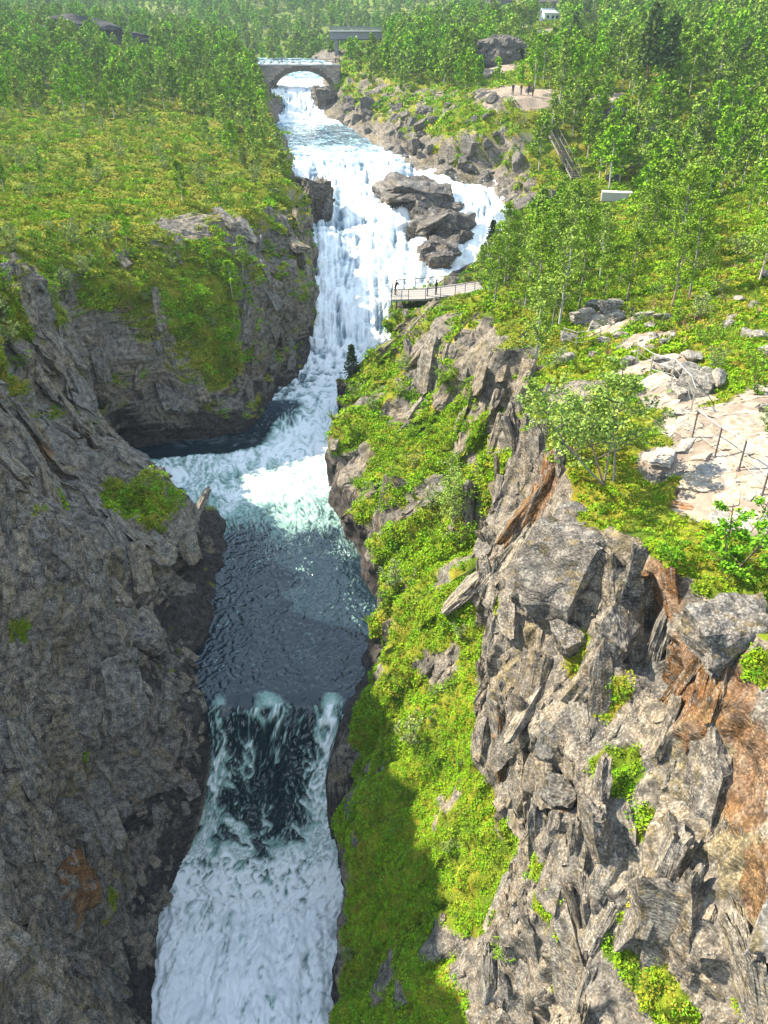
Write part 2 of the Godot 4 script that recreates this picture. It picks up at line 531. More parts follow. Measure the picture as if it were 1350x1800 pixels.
func grain_textures(size: int, kind: String) -> Array:
	# [albedo multiplier, height] of a surface with grain, cracks and flecks
	var a := seamless(noise(FastNoiseLite.TYPE_SIMPLEX_SMOOTH, 6.0 / size, 6, 101), size)
	var b := seamless(noise(FastNoiseLite.TYPE_SIMPLEX_SMOOTH, (30.0 if kind == "rock" else 60.0) / size, 4, 102), size)
	var cf := noise(FastNoiseLite.TYPE_CELLULAR, 22.0 / size, 2, 103)
	cf.cellular_return_type = FastNoiseLite.RETURN_DISTANCE2_SUB
	cf.domain_warp_enabled = true
	cf.domain_warp_amplitude = size / 26.0
	cf.domain_warp_frequency = 9.0 / size
	var c := seamless(cf, size)
	var alb := PackedByteArray(); alb.resize(size * size * 3)
	var hgt := PackedByteArray(); hgt.resize(size * size)
	for i in size * size:
		var x := a[i] / 255.0
		var y := b[i] / 255.0
		var z := c[i] / 255.0
		var crack := 1.0 - smoothstep(0.02, 0.11, z)
		var v := 0.0
		var h := 0.0
		var r := 1.0; var gg := 1.0; var bb := 1.0
		if kind == "rock":
			v = 0.6 + 0.62 * (x - 0.5) + 0.5 * (y - 0.5) - 0.26 * crack
			if y > 0.66 and x > 0.42:
				v = 0.9 + 0.3 * (y - 0.66)      # crisp pale lichen flecks
			h = 0.45 * x + 0.3 * y + 0.3 * minf(z * 2.0, 1.0) - 0.2 * crack
			r = 1.0 + 0.06 * (x - 0.5); bb = 1.0 - 0.1 * (x - 0.5)
		elif kind == "turf":
			v = 0.78 + 0.4 * (x - 0.5) + 0.75 * (y - 0.5)
			h = 0.3 * x + 0.7 * y
			r = 1.0 + 0.3 * (x - 0.5)
		else:
			v = 0.86 + 0.25 * (x - 0.5) + 0.3 * (y - 0.5)
			h = 0.4 * x + 0.5 * y
		v = clampf(v, 0.2, 1.0)
		alb[i * 3] = int(clampf(v * r, 0, 1) * 255.0)
		alb[i * 3 + 1] = int(clampf(v * gg, 0, 1) * 255.0)
		alb[i * 3 + 2] = int(clampf(v * bb, 0, 1) * 255.0)
		hgt[i] = int(clampf(h, 0.0, 1.0) * 255.0)
	var ia := Image.create_from_data(size, size, false, Image.FORMAT_RGB8, alb)
	var ih := Image.create_from_data(size, size, false, Image.FORMAT_L8, hgt)
	return [ImageTexture.create_from_image(ia), ImageTexture.create_from_image(ih)]

func surface_material(tex: Array, metres: float, relief_cm: float, rough: float) -> StandardMaterial3D:
	var m := StandardMaterial3D.new()
	m.vertex_color_use_as_albedo = true
	m.albedo_texture = tex[0]
	m.roughness = rough
	m.metallic_specular = 0.3
	m.uv1_triplanar = true
	m.uv1_world_triplanar = true
	m.uv1_scale = Vector3.ONE / metres
	m.heightmap_enabled = true
	m.heightmap_texture = tex[1]
	m.heightmap_scale = relief_cm
	return m

func plain(c: Color, rough := 0.9, metal := 0.0) -> StandardMaterial3D:
	# c is a linear reflectance
	var m := StandardMaterial3D.new()
	m.albedo_color = c.linear_to_srgb()
	m.roughness = rough
	m.metallic = metal
	m.metallic_specular = 0.35
	return m

func vertex_material(rough := 0.85, both := false, through := 0.0) -> StandardMaterial3D:
	var m := StandardMaterial3D.new()
	m.vertex_color_use_as_albedo = true
	m.roughness = rough
	m.metallic_specular = 0.12
	if both:
		m.cull_mode = BaseMaterial3D.CULL_DISABLED
	if through > 0.0:
		m.backlight_enabled = true
		m.backlight = Color(0.6, 0.85, 0.12) * through
	return m

# ---- nodes ---------------------------------------------------------------------------------------------------------
func obj(called: String, mesh: Mesh, mat: Material, parent: Node = self) -> MeshInstance3D:
	var o := MeshInstance3D.new()
	o.name = numbered(called) if parent == self else called
	o.mesh = mesh
	if mat:
		o.material_override = mat
	parent.add_child(o, true)
	return o

func thing(called: String, label: String, category: String, at := Vector3.ZERO, turn := 0.0, group := "") -> Node3D:
	var o := Node3D.new()
	o.name = numbered(called)
	add_child(o)
	o.position = at
	o.rotation.y = turn
	return tag(o, label, category, group)

func tag(o: Node3D, label: String, category: String, group := "", kind := "") -> Node3D:
	o.set_meta("label", label)
	o.set_meta("category", category)
	if group: o.set_meta("group", group)
	if kind: o.set_meta("kind", kind)
	return o

func copy_of(o: Node3D, xf: Transform3D) -> Node3D:
	var base := String(o.name)
	var c: Node3D = o.duplicate()
	var stem := base.left(base.length() - 4) if base.length() > 4 and base[base.length() - 4] == "_" and base.right(3).is_valid_int() else base
	c.name = numbered(stem)
	add_child(c)
	c.transform = xf
	return c

# ---- mesh pieces -------------------------------------------------------------------------------------------------------
func begin() -> SurfaceTool:
	var st := SurfaceTool.new()
	st.begin(Mesh.PRIMITIVE_TRIANGLES)
	return st

func tri(st: SurfaceTool, a: Vector3, b: Vector3, c: Vector3, n: Vector3) -> void:
	# turns the corners clockwise about n
	if (c - a).cross(b - a).dot(n) < 0.0:
		var t := b
		b = c; c = t
	st.set_normal(n); st.add_vertex(a)
	st.set_normal(n); st.add_vertex(b)
	st.set_normal(n); st.add_vertex(c)

func quad(st: SurfaceTool, a: Vector3, b: Vector3, c: Vector3, d: Vector3, outward: Vector3) -> void:
	var n := (b - a).cross(c - a).normalized()
	if n.dot(outward) < 0.0: n = -n
	tri(st, a, b, c, n); tri(st, a, c, d, n)

func box(st: SurfaceTool, at: Vector3, size: Vector3, basis := Basis.IDENTITY, bevel := 0.0) -> void:
	var h := size * 0.5
	var e := minf(bevel, minf(h.x, minf(h.y, h.z)) * 0.5)
	for axis in 3:
		for s in [-1.0, 1.0]:
			var u := (axis + 1) % 3
			var w := (axis + 2) % 3
			var q := []
			for m in [[-1, -1], [1, -1], [1, 1], [-1, 1]]:
				var v := Vector3.ZERO
				v[axis] = s * h[axis]; v[u] = m[0] * (h[u] - e); v[w] = m[1] * (h[w] - e)
				q.append(at + basis * v)
			var n := Vector3.ZERO
			n[axis] = s
			quad(st, q[0], q[1], q[2], q[3], basis * n)
	if e > 0.0:
		for axis in 3:
			var u := (axis + 1) % 3
			var w := (axis + 2) % 3
			for su in [-1.0, 1.0]:
				for sw in [-1.0, 1.0]:
					var q := []
					for m in [[-1, 0], [1, 0], [1, 1], [-1, 1]]:
						var v := Vector3.ZERO
						v[axis] = m[0] * (h[axis] - e)
						v[u] = su * (h[u] - (e if m[1] == 1 else 0.0))
						v[w] = sw * (h[w] - (0.0 if m[1] == 1 else e))
						q.append(at + basis * v)
					var n := Vector3.ZERO
					n[u] = su; n[w] = sw
					quad(st, q[0], q[1], q[2], q[3], basis * n)

func tube(st: SurfaceTool, pts: Array, radii: Array, sides := 6, color := Color.WHITE, capped := true) -> void:
	var rings := []
	var keep := Vector3.ZERO
	for i in pts.size():
		var dir: Vector3 = (pts[mini(i + 1, pts.size() - 1)] - pts[maxi(i - 1, 0)]).normalized()
		var side := dir.cross(Vector3.RIGHT if absf(dir.x) < 0.8 else Vector3.UP).normalized() if keep == Vector3.ZERO else (keep - dir * keep.dot(dir)).normalized()
		keep = side
		var up := dir.cross(side)
		var ring := []
		for k in sides:
			var an := TAU * k / sides
			ring.append([pts[i] + (side * cos(an) + up * sin(an)) * radii[i], side * cos(an) + up * sin(an)])
		rings.append(ring)
	st.set_color(color)
	for i in pts.size() - 1:
		for k in sides:
			var k2 := (k + 1) % sides
			var a = rings[i][k]; var b = rings[i][k2]; var c = rings[i + 1][k2]; var d = rings[i + 1][k]
			for t in [[a, b, c], [a, c, d]]:
				var o: Array = t
				if (o[2][0] - o[0][0]).cross(o[1][0] - o[0][0]).dot(o[0][1] + o[1][1]) < 0.0:
					o = [t[0], t[2], t[1]]
				for q in o:
					st.set_normal(q[1]); st.add_vertex(q[0])
	if capped:
		for e in [0, pts.size() - 1]:
			var n: Vector3 = (pts[e] - pts[1 if e == 0 else e - 1]).normalized()
			for k in range(1, sides - 1):
				tri(st, rings[e][0][0], rings[e][k][0], rings[e][k + 1][0], n)

func boulder_mesh(s: int, subdiv: int, cuts: int, stretch: Vector3, rough: float, layers := 0.0) -> ArrayMesh:
	# a ball cut by planes and roughened: a broken rock, about one metre in radius
	var r := RandomNumberGenerator.new()
	r.seed = s
	var planes := []
	for i in cuts:
		var n := Vector3(r.randfn(), r.randfn(), r.randfn()).normalized()
		planes.append([n, r.randf_range(0.52, 0.86)])
	var f := noise(FastNoiseLite.TYPE_SIMPLEX_SMOOTH, 1.4, 3, s)
	var cl := cells(1.3, s + 7, 0.2)
	var st := begin()
	st.set_smooth_group(-1)
	for axis in 3:
		for sg in [-1.0, 1.0]:
			var grid := []
			for i in subdiv + 1:
				for j in subdiv + 1:
					var v := Vector3.ZERO
					v[axis] = sg
					v[(axis + 1) % 3] = tan((2.0 * i / subdiv - 1.0) * PI / 4)
					v[(axis + 2) % 3] = tan((2.0 * j / subdiv - 1.0) * PI / 4)
					v = v.normalized()
					for pl in planes:
						var over: float = v.dot(pl[0]) - pl[1]
						if over > 0.0: v -= pl[0] * over
					var q := v
					q.y *= 2.2
					v += v.normalized() * (f.get_noise_3dv(v * 1.2) * rough + cl.get_noise_3dv(q * (1.0 + layers)) * rough * 0.7)
					grid.append(v * stretch)
			for i in subdiv:
				for j in subdiv:
					var a: Vector3 = grid[i * (subdiv + 1) + j]
					var b: Vector3 = grid[(i + 1) * (subdiv + 1) + j]
					var c: Vector3 = grid[(i + 1) * (subdiv + 1) + j + 1]
					var d: Vector3 = grid[i * (subdiv + 1) + j + 1]
					for t in [[a, b, c], [a, c, d]]:
						var n: Vector3 = (t[1] - t[0]).cross(t[2] - t[0]).normalized()
						if n.dot(t[0] + t[1] + t[2]) < 0.0: n = -n
						tri(st, t[0], t[1], t[2], n)
	return st.commit()

# ---- blocks of broken rock ------------------------------------------------------------------------------------------------------
func block_mesh(s: int, cuts: int, c: Color, level := 3) -> ArrayMesh:
	# a cube about one metre in half size, cut by planes into a sharp-edged block
	var r := RandomNumberGenerator.new()
	r.seed = s
	var polys := []      # [normal, corners]
	for axis in 3:
		for sg in [-1.0, 1.0]:
			var n := Vector3.ZERO
			n[axis] = sg
			var q := []
			for m in [[-1, -1], [1, -1], [1, 1], [-1, 1]]:
				var v := n
				v[(axis + 1) % 3] = m[0]; v[(axis + 2) % 3] = m[1]
				q.append(v)
			polys.append([n, q])
	for i in cuts:
		var n := Vector3(r.randfn(), r.randfn(), r.randfn())
		n[r.randi() % 3] *= 0.25
		n = n.normalized()
		var d := r.randf_range(0.72, 1.08) * (absf(n.x) + absf(n.y) + absf(n.z)) * 0.72
		var kept := []
		var rim := []
		for pl in polys:
			var out := []
			var q: Array = pl[1]
			for k in q.size():
				var a: Vector3 = q[k]; var b: Vector3 = q[(k + 1) % q.size()]
				var da := a.dot(n) - d; var db := b.dot(n) - d
				if da <= 0.0: out.append(a)
				if (da <= 0.0) != (db <= 0.0):
					var x := a.lerp(b, da / (da - db))
					out.append(x); rim.append(x)
			if out.size() > 2: kept.append([pl[0], out])
		if rim.size() > 2:
			var mid := Vector3.ZERO
			for x in rim: mid += x
			mid /= rim.size()
			var u := n.cross(Vector3.UP if absf(n.y) < 0.9 else Vector3.RIGHT).normalized()
			var w := n.cross(u)
			rim.sort_custom(func(a, b): return atan2((a - mid).dot(w), (a - mid).dot(u)) < atan2((b - mid).dot(w), (b - mid).dot(u)))
			kept.append([n, rim])
		polys = kept
	var st := begin()
	st.set_color(c)
	var f := noise(FastNoiseLite.TYPE_SIMPLEX_SMOOTH, 1.1, 4, s)
	var fp := noise(FastNoiseLite.TYPE_SIMPLEX_SMOOTH, 1.6, 3, s + 9)
	for pl in polys:
		var q: Array = pl[1]
		for k in range(1, q.size() - 1):
			if (q[k] - q[0]).cross(q[k + 1] - q[0]).length_squared() > 1e-8:
				roughened(st, q[0], q[k], q[k + 1], pl[0], level, f, fp, c)
	return st.commit()

func roughened(st: SurfaceTool, a: Vector3, b: Vector3, c: Vector3, n: Vector3, level: int, f: FastNoiseLite, fp: FastNoiseLite, tone: Color) -> void:
	# a broken face: uneven, with patches of paler and ochre lichen
	if level > 0:
		var ab := (a + b) / 2.0; var bc := (b + c) / 2.0; var ca := (c + a) / 2.0
		for t in [[a, ab, ca], [ab, b, bc], [ca, bc, c], [ab, bc, ca]]:
			roughened(st, t[0], t[1], t[2], n, level - 1, f, fp, tone)
		return
	var q := []
	for p in [a, b, c]:
		q.append(p * (1.0 + 0.2 * f.get_noise_3dv(p) + 0.05 * f.get_noise_3dv(p * 3.0)))
	var m: Vector3 = (a + b + c) / 3.0
	var v := fp.get_noise_3dv(m)
	var col := tone * (1.0 + 0.5 * fp.get_noise_3dv(m * 2.3 + Vector3(7, 0, 0)))
	if v > 0.22: col = col.lerp(Color(0.42, 0.41, 0.37), 0.6)
	elif v < -0.33: col = col.lerp(Color(0.28, 0.22, 0.1), 0.6)
	st.set_color(col)
	var nn: Vector3 = (q[1] - q[0]).cross(q[2] - q[0]).normalized()
	if nn.dot(n) < 0.0: nn = -nn
	tri(st, q[0], q[1], q[2], nn)

# ---- water --------------------------------------------------------------------------------------------------------------
var foam_amount := Curve1.new([8, 21, 26, 28.2, 29.4, 30.6, 31.8, 32.8, 36, 44, 48, 52, 56, 60, 70, 78, 84, 100, 125, 138, 150, 158, 170, 190, 205, 214, 222, 240, 260, 400],
	[0.97, 0.97, 0.95, 0.88, 0.4, 0.33, 0.3, 0.14, 0.08, 0.15, 0.27, 0.42, 0.58, 0.68, 0.74, 0.78, 0.76, 0.76, 0.75, 0.68, 0.6, 0.45, 0.32, 0.33, 0.45, 0.75, 0.88, 0.8, 0.45, 0.4])
var n_flow := noise(FastNoiseLite.TYPE_SIMPLEX_SMOOTH, 0.55, 4, 70)
var n_flow2 := noise(FastNoiseLite.TYPE_SIMPLEX_SMOOTH, 1.7, 3, 71)
var n_swirl := noise(FastNoiseLite.TYPE_SIMPLEX_SMOOTH, 0.5, 4, 72)
var n_warp := noise(FastNoiseLite.TYPE_SIMPLEX_SMOOTH, 0.3, 2, 73)
var n_chop := noise(FastNoiseLite.TYPE_SIMPLEX_SMOOTH, 0.8, 3, 74)

var drops := []
var flowed := 29.0     # length of river surface laid so far

func water_mesh(d0: float, d1: float, step: float, cols: int, mats: Array) -> ArrayMesh:
	var pos := PackedVector3Array(); var col := PackedColorArray(); var foamy := PackedFloat32Array()
	var d := d0
	var along := flowed
	var rows := 0
	while d < d1:
		var w := river_y.at(d)
		var slope := (river_y.at(d + 0.2) - w) / 0.2
		var steep := clampf(absf(slope) * 2.2, 0.0, 1.0)
		var xl := river_l.at(d) - 2.2
		var xr := river_r.at(d) + 2.2
		var base := foam_amount.at(d)
		# pushes surface out along its own normal
		var nrm := Vector3(0, 1, slope).normalized()
		var scale := clampf(d / 60.0, 0.6, 2.6)
		for j in cols + 1:
			var s := float(j) / cols
			var x := lerpf(xl, xr, s)
			# the lip of the lower fall is uneven
			var dd := d
			var wj := w
			if d > 25.0 and d < 37.0:
				dd = d + n_mid.get_noise_2d(x * 0.45, 3.0) * 1.3 * smoothstep(25.0, 28.0, d) * smoothstep(37.0, 34.0, d)
				wj = river_y.at(dd)
			var sw := Vector2(n_warp.get_noise_2d(x / scale, along / scale), n_warp.get_noise_2d(x / scale + 80.0, along / scale)) * 2.4
			# water falls in strands down a steep face and swirls on a level one
			var fl := n_flow.get_noise_2d((x * 1.7 + sw.x * 0.6) / scale, (along * lerpf(0.2, 0.6, smoothstep(62.0, 90.0, d)) + sw.y * 0.6) / scale)
			var f2 := n_flow2.get_noise_2d((x * 2.0 + sw.x * 0.5) / scale, (along * lerpf(0.5, 1.0, smoothstep(62.0, 90.0, d)) + sw.y * 0.8) / scale)
			var rip := 1.0 - absf(n_swirl.get_noise_2d((x + sw.x) * 1.3 / scale, (along + sw.y) * 0.9 / scale)) * 3.4
			var rip2 := 1.0 - absf(n_swirl.get_noise_2d((x + sw.y) * 3.1 / scale + 40.0, (along + sw.x) * 2.3 / scale)) * 3.2
			var chop := n_chop.get_noise_2d((x + sw.x * 0.6) * 0.9, (along + sw.y * 0.6) * 1.9)
			var f := 0.0
			if steep > 0.25:
				f = (base - 0.5) * 1.5 + 0.5 + fl * 1.25 + f2 * 0.55 + maxf(rip2, 0.0) * 0.12
			else:
				f = (base - 0.5) * 1.15 + 0.5 + maxf(rip, -0.2) * 0.3 * base * 1.4 + maxf(rip2, -0.3) * 0.28 * (0.25 + base) + n_flow.get_noise_2d(x * 0.3, along * 0.25) * 0.3 - 0.16
			if d > 33.0 and d < 52.0:
				f = f * lerpf(0.8, 1.0, smoothstep(43.0, 52.0, d)) - 0.12 * smoothstep(52.0, 44.0, d) + smoothstep(52.0, 46.0, d) * 0.5 * smoothstep(0.78, 0.98, rip2) * smoothstep(0.05, 0.4, n_tint.get_noise_2d(x * 1.3, along * 0.8))
			# the inner corner of the cove and the far left edge of the pool are calm and dark
			if d > 57.0 and d < 82.0:
				f -= 1.1 * (1.0 - smoothstep(0.0, 3.6, x - maxf(river_l.at(d), river_l.at(d + 3.2)) - 0.8 * sw.x)) * (0.5 if d > 76.0 else 1.0)
			if dd > 28.3 and dd < 33.6:
				# three tongues of white water over the black lip, the rest slides down dark
				var sx := (x - river_l.at(d)) / (river_r.at(d) - river_l.at(d))
				var wob := 0.04 * n_mid.get_noise_2d(along * 3.0, 5.0)
				var tongue := maxf(exp(-pow((sx - 0.47 + wob) / 0.14, 2.0)), maxf(exp(-pow((sx - 0.87 - wob) / 0.085, 2.0)), 0.8 * exp(-pow((sx - 0.17 - wob) / 0.06, 2.0))))
				tongue = maxf(exp(-pow((sx - 0.46 + wob) / 0.13, 2.0)) * smoothstep(30.1, 31.2, dd + 0.5 * sw.y), maxf(exp(-pow((sx - 0.89 - wob) / 0.1, 2.0)), 0.75 * exp(-pow((sx - 0.15 - wob) / 0.07, 2.0))))
				var torn := smoothstep(29.3, 28.4, dd + 0.6 * sw.y + 1.3 * fl + 0.5 * f2 + 0.75 * exp(-pow((sx - 0.55) / 0.2, 2.0)) - 0.4)
				f = lerpf(f * 0.75 + (tongue - 0.4) * 0.9 * smoothstep(33.0, 32.0, dd + sw.y * 0.15), maxf(f, 0.7 + 0.4 * f2), torn)
			f = clampf(f, 0.0, 1.0)
			var lift := lerpf(chop * 0.075 + maxf(rip, 0.0) * 0.05 + n_mid.get_noise_2d(x * 0.9, along * 0.5) * 0.09, fl * 0.3 * scale + f2 * (0.09 if d < 34.0 else 0.22) + chop * (0.05 if d < 34.0 else 0.14), steep)
			lift += (f - 0.3) * 0.2 * (0.4 + steep)
			if d > 80.0 and d < 150.0:
				# bedrock steps under the cascade throw the water up
				var rough := n_mid.get_noise_2d(x * 0.55, along * 0.5) + 0.6 * n_mid.get_noise_2d(x * 1.7 + 60.0, along * 1.5) + 0.5 * c_big.get_noise_2d(x * 1.1, along * 0.9)
				rough *= smoothstep(80.0, 90.0, d) * smoothstep(150.0, 142.0, d)
				lift += rough * 0.9
				f = clampf(f + rough * 0.45, 0.0, 1.0)
			if d > 33.0 and d < 60.0:
				lift += 0.035 * n_flow2.get_noise_2d(x * 2.0, along * 1.1)
			if d < 27.5:
				lift += n_flow.get_noise_2d(x * 0.8, along * 0.4) * 0.6 + n_flow2.get_noise_2d(x * 1.2, along * 0.5) * 0.12
				f = clampf(f * 0.75 + 0.3 + 0.5 * n_flow.get_noise_2d(x * 1.3 + 30.0, along * 0.35) + 0.3 * n_flow2.get_noise_2d(x * 2.4, along * 0.8), 0.35, 1.0)
			# drops torn off the white water
			if steep > 0.3 and f > 0.45 and hash(pos.size() * 7919 + rows) % 1000 < (38 if d < 40.0 else 70):
				var h := hash(pos.size()) % 997 / 997.0
				drops.append([Vector3(x, wj + CAM_Y, -d) + nrm * (lift + 0.04 + 0.45 * h * h * scale), (0.018 + 0.03 * (hash(rows * 31 + j) % 100) / 100.0) * scale])
			pos.append(Vector3(x, wj + CAM_Y, -d) + nrm * lift)
			foamy.append(f)
			# dark peat-brown pool, thin broken water over the steps, blue upper pool
			var fast := smoothstep(68.0, 92.0, d)
			var upper := smoothstep(136.0, 152.0, d)
			var deep := Color(0.01, 0.02, 0.03).lerp(Color(0.1, 0.16, 0.2), fast).lerp(Color(0.03, 0.075, 0.12), upper)
			var mid := Color(0.2, 0.33, 0.29).lerp(Color(0.3, 0.375, 0.41), fast).lerp(Color(0.22, 0.35, 0.42), upper)
			var white := Color(0.76, 0.79, 0.79)
			col.append(deep.lerp(mid, smoothstep(0.12, 0.5, f)).lerp(white, smoothstep(0.44, 0.95, f)))
		rows += 1
		var len := Vector2(d, absf(w)).length() * step
		along += len
		d += len / sqrt(1.0 + slope * slope)
	flowed = along
	var nor := PackedVector3Array()
	nor.resize(pos.size())
	var nc := cols + 1
	var idx := [PackedInt32Array(), PackedInt32Array()]
	for i in rows:
		for j in nc:
			var a := pos[i * nc + mini(j + 1, cols)] - pos[i * nc + maxi(j - 1, 0)]
			var b := pos[mini(i + 1, rows - 1) * nc + j] - pos[maxi(i - 1, 0) * nc + j]
			nor[i * nc + j] = a.cross(b).normalized()
			if i < rows - 1 and j < cols:
				var q := i * nc + j
				var m := 1 if foamy[q] + foamy[q + 1] + foamy[q + nc] + foamy[q + nc + 1] > 1.7 else 0
				idx[m].append_array(PackedInt32Array([q, q + nc, q + nc + 1, q, q + nc + 1, q + 1]))
	var mesh := ArrayMesh.new()
	for k in 2:
		if idx[k].size() == 0: continue
		var remap := PackedInt32Array()
		remap.resize(pos.size()); remap.fill(-1)
		var vp := PackedVector3Array(); var vn := PackedVector3Array(); var vc := PackedColorArray(); var vi := PackedInt32Array()
		vi.resize(idx[k].size())
		for t in idx[k].size():
			var v: int = idx[k][t]
			if remap[v] < 0:
				remap[v] = vp.size()
				vp.append(pos[v]); vn.append(nor[v]); vc.append(col[v])
			vi[t] = remap[v]
		var arr := []
		arr.resize(Mesh.ARRAY_MAX)
		arr[Mesh.ARRAY_VERTEX] = vp; arr[Mesh.ARRAY_NORMAL] = vn; arr[Mesh.ARRAY_COLOR] = vc; arr[Mesh.ARRAY_INDEX] = vi
		mesh.add_surface_from_arrays(Mesh.PRIMITIVE_TRIANGLES, arr)
		mesh.surface_set_material(mesh.get_surface_count() - 1, mats[k])
	return mesh
var rust_blocks := []

func patch(u: float, v: float, r: float, k: float) -> void:
	patches.append([ground(u, v)[0], r, k])

func set_features() -> void:
	# moss and turf clumps (positive) and bare rock (negative) at the places where they grow
	for q in [[245, 905, 2.6, 1.0], [340, 520, 5.0, 0.9], [330, 600, 3.6, 0.8], [400, 640, 2.6, 0.8], [190, 660, 1.6, 0.7], [110, 520, 2.0, 0.9], [20, 620, 2.6, 0.9], [20, 560, 2.4, 0.8],
			[55, 1100, 0.7, 0.9], [520, 1090, 0.6, 0.8], [150, 1320, 0.7, 0.7], [180, 1590, 0.9, 0.7], [95, 710, 0.6, 0.8], [180, 480, 2.5, 0.9], [100, 880, 0.8, 0.7],
			[880, 1050, 0.9, 0.8], [1085, 1345, 0.8, 1.1], [1140, 1440, 0.7, 1.0], [1005, 1150, 0.8, 0.9], [1100, 1650, 0.9, 1.1], [1180, 1740, 0.9, 1.2], [1110, 1600, 0.6, 1.0], [1140, 1690, 0.6, 1.0], [900, 1480, 0.8, 0.9], [960, 1580, 0.8, 1.0], [1240, 1640, 0.5, 0.8], [1060, 1240, 0.6, 0.8], [1330, 1195, 0.5, 0.9], [1090, 1215, 0.5, 0.8],
			[950, 1620, 0.8, 0.9], [930, 1540, 0.7, 0.9], [990, 1720, 0.6, 0.8], [1290, 1000, 1.0, 1.2], [1170, 960, 0.7, 1.0], [1080, 830, 1.3, 1.2], [1050, 905, 0.5, 0.9], [1300, 1770, 0.4, 0.7], [880, 1330, 0.7, 0.6]]:
		patch(q[0], q[1], q[2], q[3])
	for q in [[940, 900, 1.5, -0.8], [900, 1000, 1.4, -0.8], [930, 1200, 1.6, -0.7], [1250, 1500, 3.0, -0.7], [1050, 1550, 1.5, -0.6], [830, 600, 2.0, -0.5], [870, 660, 2.0, -0.6], [820, 790, 1.4, -0.7], [700, 720, 1.4, -0.8], [640, 700, 1.6, -0.7], [650, 1020, 1.0, -1.0], [620, 800, 1.5, -0.9], [590, 850, 2.0, -0.9],
			[960, 1010, 1.6, -0.8], [880, 1190, 1.0, -0.6], [760, 690, 1.0, -0.6], [1010, 690, 1.4, -1.0]]:
		patch(q[0], q[1], q[2], q[3])
	for q in [[310, 400, 3.0, -0.9], [370, 395, 3.0, -1.0], [430, 400, 2.5, -0.9], [455, 420, 2.5, -0.9], [200, 590, 3.0, -0.7], [470, 520, 2.5, -0.8], [440, 660, 2.0, -0.8], [160, 560, 2.0, -0.7]]:
		patch(q[0], q[1], q[2], q[3])
	# trodden path
	for q in [[1340, 880, 1.9], [1290, 830, 1.7], [1330, 800, 1.5], [1250, 790, 1.4], [1280, 740, 1.5], [1240, 700, 1.5], [1200, 670, 1.5], [1200, 740, 1.2], [1150, 640, 1.6], [1130, 600, 1.6], [1180, 620, 1.5], [1080, 575, 1.5], [1050, 560, 1.5], [1170, 820, 1.0], [1240, 870, 1.0],
			[1300, 690, 1.0], [920, 32, 5.0], [935, 38, 5.0], [950, 46, 5.0], [965, 53, 5.0], [985, 62, 8.0], [860, 120, 5.0], [1345, 700, 1.4], [1320, 750, 1.5], [1345, 840, 1.5], [1220, 800, 1.0], [1290, 890, 1.0], [1210, 700, 1.2], [900, 165, 6.0], [870, 150, 5.0], [930, 170, 4.0], [1060, 160, 3.0]]:
		patch(q[0], q[1], q[2], -3.0)
	for q in [[1240, 1250, 0.8, 2.8, 1.2], [1160, 1050, 0.6, 1.8, 0.9], [1190, 1180, 0.5, 1.4, 0.8], [1290, 1380, 0.6, 1.6, 1.0], [990, 1390, 0.5, 0.6, 0.6], [940, 860, 0.7, 1.4, 1.0], [130, 1560, 1.2, 0.8, 1.2], [75, 770, 0.7, 1.2, 1.0], [220, 560, 1.4, 2.6, 1.6], [1330, 1560, 0.5, 1.2, 0.8], [1060, 820, 0.8, 0.5, 0.8], [1160, 880, 1.0, 0.5, 0.8], [880, 1330, 0.4, 1.2, 0.6]]:
		rusts.append([ground(q[0], q[1])[0], Vector3(q[2], q[3], q[4])])
	# the hollow under the leaning slab, the hollow below it, and the deep joints
	stamps.append([ground(1095, 1090)[0], Vector3(0.8, 1.9, 1.3), 1.5])
	stamps.append([ground(1140, 1180)[0], Vector3(1.0, 1.0, 1.0), 0.8])
	stamps.append([ground(985, 1410)[0], Vector3(0.8, 0.9, 0.9), 0.7])
	stamps.append([ground(860, 700)[0], Vector3(0.8, 3.0, 1.0), 1.2])
	stamps.append([ground(290, 900)[0], Vector3(3.5, 3.0, 4.0), -1.6])

func rusty(p: Vector3) -> bool:
	for q in rusts:
		if ((p - q[0]) / q[1]).length_squared() < 0.9: return true
	return false

